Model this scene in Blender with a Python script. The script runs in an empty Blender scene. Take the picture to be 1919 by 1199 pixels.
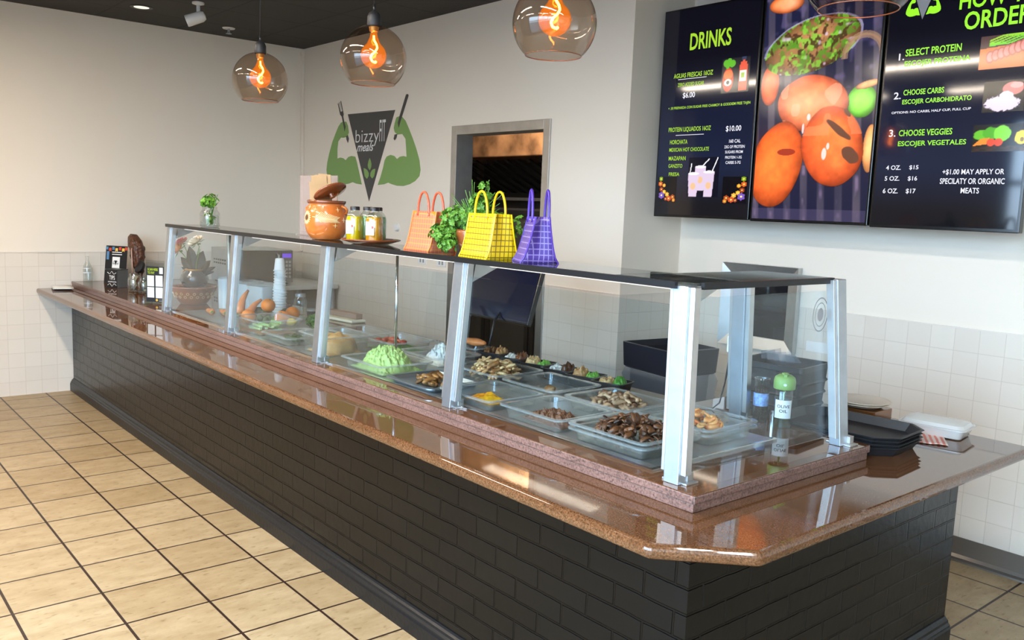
import bpy, bmesh, math, random
import numpy as np
from mathutils import Vector, Matrix, noise as mnoise

random.seed(7)
S = bpy.context.scene
COL = S.collection
R = math.radians

# ------------------------------------------------------------------ camera
cam_d = bpy.data.cameras.new('camera')
cam = bpy.data.objects.new('camera', cam_d)
COL.objects.link(cam)
fw = Vector((-0.75631601, 0.64156682, -0.12797696))
rt = Vector((0.64257205, 0.76524194, 0.03880632))
up = Vector((-0.12283018, 0.05288457, 0.99101764))
m = Matrix.Identity(4)
for i in range(3):
    m[i][0], m[i][1], m[i][2] = rt[i], up[i], -fw[i]
    m[i][3] = (8.08959, -1.88844, 1.71961)[i]
cam.matrix_world = m
cam_d.sensor_width = 36.0
cam_d.lens = 36.0 * 1622.8446 / 1919.0
cam_d.clip_start, cam_d.clip_end = 0.02, 200
S.camera = cam

# ------------------------------------------------------------------ view, world, light
S.view_settings.view_transform = 'Standard'
S.view_settings.look = 'None'
S.view_settings.gamma = 1.0
S.view_settings.use_curve_mapping = False
S.view_settings.exposure = 0.86
S.cycles.transparent_max_bounces = 32
S.cycles.max_bounces = 8
S.cycles.diffuse_bounces = 4
S.cycles.glossy_bounces = 4
S.cycles.transmission_bounces = 8
S.cycles.sample_clamp_indirect = 6.0
S.cycles.caustics_reflective = False
S.cycles.caustics_refractive = False

W = bpy.data.worlds.new('world')
S.world = W
W.use_nodes = True
wn, wl = W.node_tree.nodes, W.node_tree.links
wn.clear()
w_out = wn.new('ShaderNodeOutputWorld')
w_bg = wn.new('ShaderNodeBackground')
w_tc = wn.new('ShaderNodeTexCoord')
w_sep = wn.new('ShaderNodeSeparateXYZ')
w_rmp = wn.new('ShaderNodeValToRGB')
w_map = wn.new('ShaderNodeMapRange')
wl.new(w_tc.outputs['Generated'], w_sep.inputs[0])
wl.new(w_sep.outputs['Z'], w_map.inputs[0])
w_map.inputs[1].default_value = -1
w_map.inputs[2].default_value = 1
wl.new(w_map.outputs[0], w_rmp.inputs[0])
cr = w_rmp.color_ramp
cr.elements[0].position, cr.elements[0].color = 0.0, (0.16, 0.15, 0.14, 1)
cr.elements[1].position, cr.elements[1].color = 1.0, (0.42, 0.66, 1.0, 1)
for p_, c_ in ((0.47, (0.30, 0.38, 0.46, 1)), (0.53, (0.55, 0.77, 1.0, 1)), (0.7, (0.43, 0.69, 1.0, 1))):
    e_ = cr.elements.new(p_)
    e_.color = c_
wl.new(w_rmp.outputs[0], w_bg.inputs[0])
w_bg.inputs[1].default_value = 10.5
wl.new(w_bg.outputs[0], w_out.inputs[0])


def portal(name, loc, rot, sx, sy):
    l = bpy.data.lights.new(name, 'AREA')
    l.shape = 'RECTANGLE'
    l.size, l.size_y = sx, sy
    l.cycles.is_portal = True
    o = bpy.data.objects.new(name, l)
    o.location, o.rotation_euler = loc, rot
    COL.objects.link(o)


portal('window_light_front', (7.1, -3.62, 1.6), (R(-90), 0, 0), 5.8, 2.6)


# the shop's ceiling tubes over the customers' side (their housings are built with the room)
TUBES = [(x, y) for y in (-1.25, -2.9) for x in (2.4, 4.6, 6.8, 9.0)]
for x_, y_ in TUBES:
    l_ = bpy.data.lights.new('tube_lamp', 'AREA')
    l_.shape = 'RECTANGLE'
    l_.size, l_.size_y = 1.5, 0.13
    l_.energy = 34 if x_ < 6 else 25
    l_.color = (1.0, 0.86, 0.69) if x_ < 6 else (0.88, 0.94, 1.0)
    o_ = bpy.data.objects.new('tube_lamp', l_)
    o_.location = (x_, y_, 3.118)
    COL.objects.link(o_)


# ------------------------------------------------------------------ node helpers
def new_mat(name):
    mt = bpy.data.materials.new(name)
    mt.use_nodes = True
    n = mt.node_tree.nodes
    return mt, n, mt.node_tree.links, n['Principled BSDF']


def setp(b, **k):
    names = dict(col='Base Color', rough='Roughness', metal='Metallic', spec='Specular IOR Level', coat='Coat Weight',
                 coatr='Coat Roughness', trans='Transmission Weight', emit='Emission Color', es='Emission Strength',
                 sss='Subsurface Weight', alpha='Alpha', ior='IOR', sheen='Sheen Weight', aniso='Anisotropic')
    for a, v in k.items():
        if a in ('col', 'emit') and len(v) == 3:
            v = (*v, 1)
        b.inputs[names[a]].default_value = v


def sc(h):
    """sRGB 0-255 triple -> linear"""
    return tuple(((c / 255) / 12.92 if c / 255 <= 0.04045 else ((c / 255 + 0.055) / 1.055) ** 2.4) for c in h)


def mat(name, col, rough=0.5, metal=0.0, var=0.0, vscale=8.0, bump=0.0, bscale=60.0, **k):
    mt, n, l, b = new_mat(name)
    setp(b, col=col, rough=rough, metal=metal, **k)
    if var or bump:
        tc = n.new('ShaderNodeTexCoord')
    if var:
        nz = n.new('ShaderNodeTexNoise')
        nz.inputs['Scale'].default_value = vscale
        nz.inputs['Detail'].default_value = 6
        l.new(tc.outputs['Object'], nz.inputs['Vector'])
        mx = n.new('ShaderNodeMixRGB')
        mx.inputs[1].default_value = (*[c * (1 - var) for c in col], 1)
        mx.inputs[2].default_value = (*[min(1, c * (1 + var)) for c in col], 1)
        mr = n.new('ShaderNodeMapRange')
        mr.inputs[1].default_value, mr.inputs[2].default_value = 0.3, 0.7
        l.new(nz.outputs[0], mr.inputs[0])
        l.new(mr.outputs[0], mx.inputs[0])
        l.new(mx.outputs[0], b.inputs['Base Color'])
    if bump:
        nb = n.new('ShaderNodeTexNoise')
        nb.inputs['Scale'].default_value = bscale
        nb.inputs['Detail'].default_value = 4
        l.new(tc.outputs['Object'], nb.inputs['Vector'])
        bp = n.new('ShaderNodeBump')
        bp.inputs['Strength'].default_value = bump
        bp.inputs['Distance'].default_value = 0.01
        l.new(nb.outputs[0], bp.inputs['Height'])
        l.new(bp.outputs[0], b.inputs['Normal'])
    return mt


def food_mat(name, c1, c2, rough=0.5, scale=30, bump=0.5, sss=0.0):
    """mottled, each piece its own shade"""
    mt, n, l, b = new_mat(name)
    setp(b, rough=rough)
    tc = n.new('ShaderNodeTexCoord')
    oi = n.new('ShaderNodeObjectInfo')
    nz = n.new('ShaderNodeTexNoise')
    nz.inputs['Scale'].default_value = scale
    nz.inputs['Detail'].default_value = 5
    l.new(tc.outputs['Object'], nz.inputs['Vector'])
    ad = n.new('ShaderNodeMath')
    ad.operation = 'MULTIPLY_ADD'
    l.new(oi.outputs['Random'], ad.inputs[0])
    ad.inputs[1].default_value = 0.6
    l.new(nz.outputs[0], ad.inputs[2])
    mr = n.new('ShaderNodeMapRange')
    mr.inputs[1].default_value, mr.inputs[2].default_value = 0.45, 1.15
    l.new(ad.outputs[0], mr.inputs[0])
    mx = n.new('ShaderNodeMixRGB')
    mx.inputs[1].default_value = (*c1, 1)
    mx.inputs[2].default_value = (*c2, 1)
    l.new(mr.outputs[0], mx.inputs[0])
    l.new(mx.outputs[0], b.inputs['Base Color'])
    bp = n.new('ShaderNodeBump')
    bp.inputs['Strength'].default_value = bump
    bp.inputs['Distance'].default_value = 0.004
    l.new(nz.outputs[0], bp.inputs['Height'])
    l.new(bp.outputs[0], b.inputs['Normal'])
    return mt


def thin_glass(name, tint, rough=0.0, ior=1.5, boost=0.0, body=0.0, bodycol=(1, 1, 1), glow=None, glowf=0.0):
    """sheet of glass or clear plastic: what lies behind shows through tinted, the surface mirrors by Fresnel"""
    mt, n, l, b = new_mat(name)
    n.remove(b)
    out = n['Material Output']
    tr = n.new('ShaderNodeBsdfTransparent')
    tr.inputs[0].default_value = (*tint, 1)
    gl = n.new('ShaderNodeBsdfGlossy')
    gl.inputs['Roughness'].default_value = rough
    fr = n.new('ShaderNodeFresnel')
    gm = n.new('ShaderNodeNewGeometry')
    mi = n.new('ShaderNodeMapRange')          # same mirror strength from either side of the sheet
    mi.inputs[3].default_value, mi.inputs[4].default_value = ior, 1.0 / ior
    l.new(gm.outputs['Backfacing'], mi.inputs[0])
    l.new(mi.outputs[0], fr.inputs['IOR'])
    src = fr.outputs[0]
    if boost:
        a = n.new('ShaderNodeMath')
        a.operation = 'ADD'
        a.use_clamp = True
        l.new(src, a.inputs[0])
        a.inputs[1].default_value = boost
        src = a.outputs[0]
    base = tr.outputs[0]
    if body:
        df = n.new('ShaderNodeBsdfDiffuse')
        df.inputs[0].default_value = (*bodycol, 1)
        m0 = n.new('ShaderNodeMixShader')
        m0.inputs[0].default_value = body
        l.new(base, m0.inputs[1])
        l.new(df.outputs[0], m0.inputs[2])
        base = m0.outputs[0]
    if glow:
        em = n.new('ShaderNodeEmission')
        em.inputs[0].default_value = (*glow, 1)
        em.inputs[1].default_value = glowf
        a_ = n.new('ShaderNodeAddShader')
        l.new(base, a_.inputs[0])
        l.new(em.outputs[0], a_.inputs[1])
        base = a_.outputs[0]
    mx = n.new('ShaderNodeMixShader')
    l.new(src, mx.inputs[0])
    l.new(base, mx.inputs[1])
    l.new(gl.outputs[0], mx.inputs[2])
    l.new(mx.outputs[0], out.inputs[0])
    return mt


def emis(name, col, st):
    mt, n, l, b = new_mat(name)
    setp(b, col=(0, 0, 0), emit=col, es=st, rough=0.25)
    return mt


def grid_coords(n, l, ox, oz, mode):
    """2-D coordinates for tiles: mode 'floor' (x,y) or 'wall' (x+y,z)"""
    g = n.new('ShaderNodeNewGeometry')
    s = n.new('ShaderNodeSeparateXYZ')
    l.new(g.outputs['Position'], s.inputs[0])
    c = n.new('ShaderNodeCombineXYZ')
    if mode == 'floor':
        a1 = n.new('ShaderNodeMath'); a1.operation = 'SUBTRACT'
        l.new(s.outputs[0], a1.inputs[0]); a1.inputs[1].default_value = ox
        a2 = n.new('ShaderNodeMath'); a2.operation = 'SUBTRACT'
        l.new(s.outputs[1], a2.inputs[0]); a2.inputs[1].default_value = oz
        l.new(a1.outputs[0], c.inputs[0]); l.new(a2.outputs[0], c.inputs[1])
    else:
        a0 = n.new('ShaderNodeMath'); a0.operation = 'ADD'
        l.new(s.outputs[0], a0.inputs[0]); l.new(s.outputs[1], a0.inputs[1])
        a1 = n.new('ShaderNodeMath'); a1.operation = 'SUBTRACT'
        l.new(a0.outputs[0], a1.inputs[0]); a1.inputs[1].default_value = ox
        a2 = n.new('ShaderNodeMath'); a2.operation = 'SUBTRACT'
        l.new(s.outputs[2], a2.inputs[0]); a2.inputs[1].default_value = oz
        l.new(a1.outputs[0], c.inputs[0]); l.new(a2.outputs[0], c.inputs[1])
    return c.outputs[0], s, g


def brick_node(n, l, vec, bw, rh, mortar, c1, c2, cm, offset=0.0, smooth=0.1):
    b = n.new('ShaderNodeTexBrick')
    b.offset = offset
    b.squash = 1.0
    l.new(vec, b.inputs['Vector'])
    b.inputs['Scale'].default_value = 1.0
    b.inputs['Brick Width'].default_value = bw
    b.inputs['Row Height'].default_value = rh
    b.inputs['Mortar Size'].default_value = mortar
    b.inputs['Mortar Smooth'].default_value = smooth
    b.inputs['Bias'].default_value = 0.0
    b.inputs['Color1'].default_value = (*c1, 1)
    b.inputs['Color2'].default_value = (*c2, 1)
    b.inputs['Mortar'].default_value = (*cm, 1)
    return b


# ---- floor tile
def make_floor_mat():
    mt, n, l, b = new_mat('floor_tile')
    vec, s, g = grid_coords(n, l, 4.9409 - 60 * 0.3408, -0.2222 - 60 * 0.3408, 'floor')
    br = brick_node(n, l, vec, 0.3408, 0.3408, 0.0058, sc((166, 142, 106)), sc((178, 155, 120)), sc((48, 30, 22)))
    mp = n.new('ShaderNodeMapping')
    mp.inputs['Scale'].default_value = (6, 2.2, 1)
    l.new(g.outputs['Position'], mp.inputs[0])
    nz = n.new('ShaderNodeTexNoise')
    nz.inputs['Scale'].default_value = 2.2
    nz.inputs['Detail'].default_value = 8
    nz.inputs['Roughness'].default_value = 0.7
    l.new(mp.outputs[0], nz.inputs['Vector'])
    rp = n.new('ShaderNodeValToRGB')
    rp.color_ramp.elements[0].position, rp.color_ramp.elements[0].color = 0.3, (0.66, 0.60, 0.50, 1)
    rp.color_ramp.elements[1].position, rp.color_ramp.elements[1].color = 0.62, (1.0, 1.0, 1.0, 1)
    l.new(nz.outputs[0], rp.inputs[0])
    mp2 = n.new('ShaderNodeMapping')
    mp2.inputs['Scale'].default_value = (60, 20, 1)
    l.new(g.outputs['Position'], mp2.inputs[0])
    nz2 = n.new('ShaderNodeTexNoise')
    nz2.inputs['Scale'].default_value = 1.0
    nz2.inputs['Detail'].default_value = 3
    l.new(mp2.outputs[0], nz2.inputs['Vector'])
    rp2 = n.new('ShaderNodeValToRGB')
    rp2.color_ramp.elements[0].position, rp2.color_ramp.elements[0].color = 0.29, (0.5, 0.42, 0.32, 1)
    rp2.color_ramp.elements[1].position, rp2.color_ramp.elements[1].color = 0.40, (1, 1, 1, 1)
    l.new(nz2.outputs[0], rp2.inputs[0])
    m1 = n.new('ShaderNodeMixRGB'); m1.blend_type = 'MULTIPLY'; m1.inputs[0].default_value = 0.8
    l.new(br.outputs[0], m1.inputs[1]); l.new(rp.outputs[0], m1.inputs[2])
    m2 = n.new('ShaderNodeMixRGB'); m2.blend_type = 'MULTIPLY'; m2.inputs[0].default_value = 0.7
    l.new(m1.outputs[0], m2.inputs[1]); l.new(rp2.outputs[0], m2.inputs[2])
    l.new(m2.outputs[0], b.inputs['Base Color'])
    setp(b, rough=0.42)
    bp = n.new('ShaderNodeBump')
    bp.invert = True
    bp.inputs['Strength'].default_value = 0.7
    bp.inputs['Distance'].default_value = 0.004
    ad = n.new('ShaderNodeMath'); ad.operation = 'MULTIPLY_ADD'
    l.new(nz2.outputs[0], ad.inputs[0]); ad.inputs[1].default_value = -0.35
    l.new(br.outputs['Fac'], ad.inputs[2])
    l.new(ad.outputs[0], bp.inputs['Height'])
    l.new(bp.outputs[0], b.inputs['Normal'])
    return mt


# ---- painted wall above, square white tile to 1.2 m
def make_wall_mat():
    mt, n, l, b = new_mat('wall_paint_and_tile')
    vec, s, g = grid_coords(n, l, -0.002 - 40 * 0.122, 1.203 - 40 * 0.1208, 'wall')
    br = brick_node(n, l, vec, 0.122, 0.1208, 0.0016, sc((222, 212, 199)), sc((226, 217, 204)), sc((210, 199, 186)))
    gt = n.new('ShaderNodeMath'); gt.operation = 'GREATER_THAN'
    l.new(s.outputs[2], gt.inputs[0]); gt.inputs[1].default_value = 1.203
    mx = n.new('ShaderNodeMixRGB')
    l.new(gt.outputs[0], mx.inputs[0]); l.new(br.outputs[0], mx.inputs[1])
    nz = n.new('ShaderNodeTexNoise'); nz.inputs['Scale'].default_value = 1.3; nz.inputs['Detail'].default_value = 2
    l.new(g.outputs['Position'], nz.inputs['Vector'])
    pm = n.new('ShaderNodeMixRGB')
    pm.inputs[1].default_value = (*sc((232, 221, 205)), 1)
    pm.inputs[2].default_value = (*sc((237, 227, 212)), 1)
    l.new(nz.outputs[0], pm.inputs[0])
    l.new(pm.outputs[0], mx.inputs[2])
    l.new(mx.outputs[0], b.inputs['Base Color'])
    rr = n.new('ShaderNodeMapRange')
    rr.inputs[3].default_value, rr.inputs[4].default_value = 0.22, 0.6
    l.new(gt.outputs[0], rr.inputs[0])
    l.new(rr.outputs[0], b.inputs['Roughness'])
    iv = n.new('ShaderNodeMath'); iv.operation = 'SUBTRACT'; iv.inputs[0].default_value = 1.0
    l.new(gt.outputs[0], iv.inputs[1])
    mu = n.new('ShaderNodeMath'); mu.operation = 'MULTIPLY'
    l.new(br.outputs['Fac'], mu.inputs[0]); l.new(iv.outputs[0], mu.inputs[1])
    nb = n.new('ShaderNodeTexNoise'); nb.inputs['Scale'].default_value = 90
    l.new(g.outputs['Position'], nb.inputs['Vector'])
    ma = n.new('ShaderNodeMath'); ma.operation = 'MULTIPLY_ADD'
    l.new(nb.outputs[0], ma.inputs[0]); ma.inputs[1].default_value = 0.12
    l.new(mu.outputs[0], ma.inputs[2])
    bp = n.new('ShaderNodeBump'); bp.invert = True
    bp.inputs['Strength'].default_value = 0.6; bp.inputs['Distance'].default_value = 0.002
    l.new(ma.outputs[0], bp.inputs['Height'])
    l.new(bp.outputs[0], b.inputs['Normal'])
    return mt


def make_ceiling_mat():
    mt, n, l, b = new_mat('ceiling_panels_black')
    vec, s, g = grid_coords(n, l, 1.118 - 30 * 0.618, 1.6 - 30 * 0.68, 'floor')
    br = brick_node(n, l, vec, 0.618, 0.68, 0.011, (0.036, 0.033, 0.030), (0.041, 0.038, 0.034), (0.024, 0.022, 0.020))
    l.new(br.outputs[0], b.inputs['Base Color'])
    setp(b, rough=0.85)
    nb = n.new('ShaderNodeTexNoise'); nb.inputs['Scale'].default_value = 150
    l.new(g.outputs['Position'], nb.inputs['Vector'])
    ma = n.new('ShaderNodeMath'); ma.operation = 'MULTIPLY_ADD'
    l.new(nb.outputs[0], ma.inputs[0]); ma.inputs[1].default_value = 0.3
    l.new(br.outputs['Fac'], ma.inputs[2])
    bp = n.new('ShaderNodeBump'); bp.inputs['Strength'].default_value = 0.8; bp.inputs['Distance'].default_value = 0.008
    l.new(ma.outputs[0], bp.inputs['Height'])
    l.new(bp.outputs[0], b.inputs['Normal'])
    return mt


def make_brick_mat():
    mt, n, l, b = new_mat('black_painted_brick')
    vec, s, g = grid_coords(n, l, 5.033 - 50 * 0.228, 0.453 - 20 * 0.0777, 'wall')
    wob = n.new('ShaderNodeTexNoise'); wob.inputs['Scale'].default_value = 9
    l.new(g.outputs['Position'], wob.inputs['Vector'])
    va = n.new('ShaderNodeVectorMath'); va.operation = 'MULTIPLY_ADD'
    l.new(wob.outputs['Color'], va.inputs[0]); va.inputs[1].default_value = (0.010, 0.008, 0); l.new(vec, va.inputs[2])
    br = brick_node(n, l, va.outputs[0], 0.228, 0.0777, 0.0055, (0.0032, 0.0030, 0.0028), (0.0045, 0.0042, 0.0038), (0.0022, 0.0022, 0.0024), offset=0.5, smooth=0.6)
    l.new(br.outputs[0], b.inputs['Base Color'])
    setp(b, rough=0.25, spec=0.22)
    nb = n.new('ShaderNodeTexNoise'); nb.inputs['Scale'].default_value = 24; nb.inputs['Detail'].default_value = 3
    l.new(g.outputs['Position'], nb.inputs['Vector'])
    ma = n.new('ShaderNodeMath'); ma.operation = 'MULTIPLY_ADD'
    l.new(nb.outputs[0], ma.inputs[0]); ma.inputs[1].default_value = 0.12
    l.new(br.outputs['Fac'], ma.inputs[2])
    bp = n.new('ShaderNodeBump'); bp.invert = True
    bp.inputs['Strength'].default_value = 1.0; bp.inputs['Distance'].default_value = 0.009
    l.new(ma.outputs[0], bp.inputs['Height'])
    l.new(bp.outputs[0], b.inputs['Normal'])
    return mt


def make_granite(name, base, pink, dark, rough, fine=1.0, darkamt=0.5):
    mt, n, l, b = new_mat(name)
    g = n.new('ShaderNodeNewGeometry')
    n1 = n.new('ShaderNodeTexNoise'); n1.inputs['Scale'].default_value = 210 * fine; n1.inputs['Detail'].default_value = 6
    n2 = n.new('ShaderNodeTexNoise'); n2.inputs['Scale'].default_value = 9; n2.inputs['Detail'].default_value = 8
    n2.inputs['Roughness'].default_value = 0.75
    mp = n.new('ShaderNodeMapping'); mp.inputs['Scale'].default_value = (0.5, 1.3, 1.5); mp.inputs['Rotation'].default_value = (0, 0, 0.5)
    l.new(g.outputs['Position'], mp.inputs[0])
    l.new(g.outputs['Position'], n1.inputs['Vector']); l.new(mp.outputs[0], n2.inputs['Vector'])
    r1 = n.new('ShaderNodeValToRGB')
    e = r1.color_ramp.elements
    e[0].position, e[0].color = 0.29, (*dark, 1)
    e[1].position, e[1].color = 0.72, (*pink, 1)
    x = e.new(0.47); x.color = (*base, 1)
    l.new(n1.outputs[0], r1.inputs[0])
    r2 = n.new('ShaderNodeValToRGB')
    r2.color_ramp.elements[0].position, r2.color_ramp.elements[0].color = 0.30, (0.25, 0.22, 0.22, 1)
    r2.color_ramp.elements[1].position, r2.color_ramp.elements[1].color = 0.50, (1, 1, 1, 1)
    l.new(n2.outputs[0], r2.inputs[0])
    mx = n.new('ShaderNodeMixRGB'); mx.blend_type = 'MULTIPLY'; mx.inputs[0].default_value = darkamt
    l.new(r1.outputs[0], mx.inputs[1]); l.new(r2.outputs[0], mx.inputs[2])
    l.new(mx.outputs[0], b.inputs['Base Color'])
    setp(b, rough=rough, spec=0.6)
    return mt


def make_weave(name, c1, c2, clear=0.0):
    mt, n, l, b = new_mat(name)
    tc = n.new('ShaderNodeTexCoord')
    s = n.new('ShaderNodeSeparateXYZ'); l.new(tc.outputs['Object'], s.inputs[0])
    a = n.new('ShaderNodeMath'); a.operation = 'ADD'; l.new(s.outputs[0], a.inputs[0]); l.new(s.outputs[1], a.inputs[1])
    c = n.new('ShaderNodeCombineXYZ'); l.new(a.outputs[0], c.inputs[0]); l.new(s.outputs[2], c.inputs[1])
    ad = n.new('ShaderNodeVectorMath'); l.new(c.outputs[0], ad.inputs[0]); ad.inputs[1].default_value = (1.0, 1.0, 0)
    br = brick_node(n, l, ad.outputs[0], 0.019, 0.021, 0.0018, c1, c1, c2)
    l.new(br.outputs[0], b.inputs['Base Color'])
    setp(b, rough=0.4)
    ck = n.new('ShaderNodeTexChecker'); ck.inputs['Scale'].default_value = 420
    l.new(tc.outputs['Object'], ck.inputs[0])
    bp = n.new('ShaderNodeBump'); bp.inputs['Strength'].default_value = 0.3; bp.inputs['Distance'].default_value = 0.001
    l.new(ck.outputs['Fac'], bp.inputs['Height']); l.new(bp.outputs[0], b.inputs['Normal'])
    if clear:
        out = n['Material Output']
        tr = n.new('ShaderNodeBsdfTransparent'); tr.inputs[0].default_value = (*[min(1, x * 1.3 + .1) for x in c1], 1)
        mx = n.new('ShaderNodeMixShader'); mx.inputs[0].default_value = clear
        l.new(b.outputs[0], mx.inputs[1]); l.new(tr.outputs[0], mx.inputs[2]); l.new(mx.outputs[0], out.inputs[0])
    return mt


def attr_mat(name, emit=0.0, rough=0.25):
    mt, n, l, b = new_mat(name)
    a = n.new('ShaderNodeAttribute'); a.attribute_name = 'Col'
    if emit:
        setp(b, col=(0, 0, 0), es=emit, rough=rough)
        l.new(a.outputs['Color'], b.inputs['Emission Color'])
    else:
        setp(b, rough=rough)
        l.new(a.outputs['Color'], b.inputs['Base Color'])
    return mt


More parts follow.
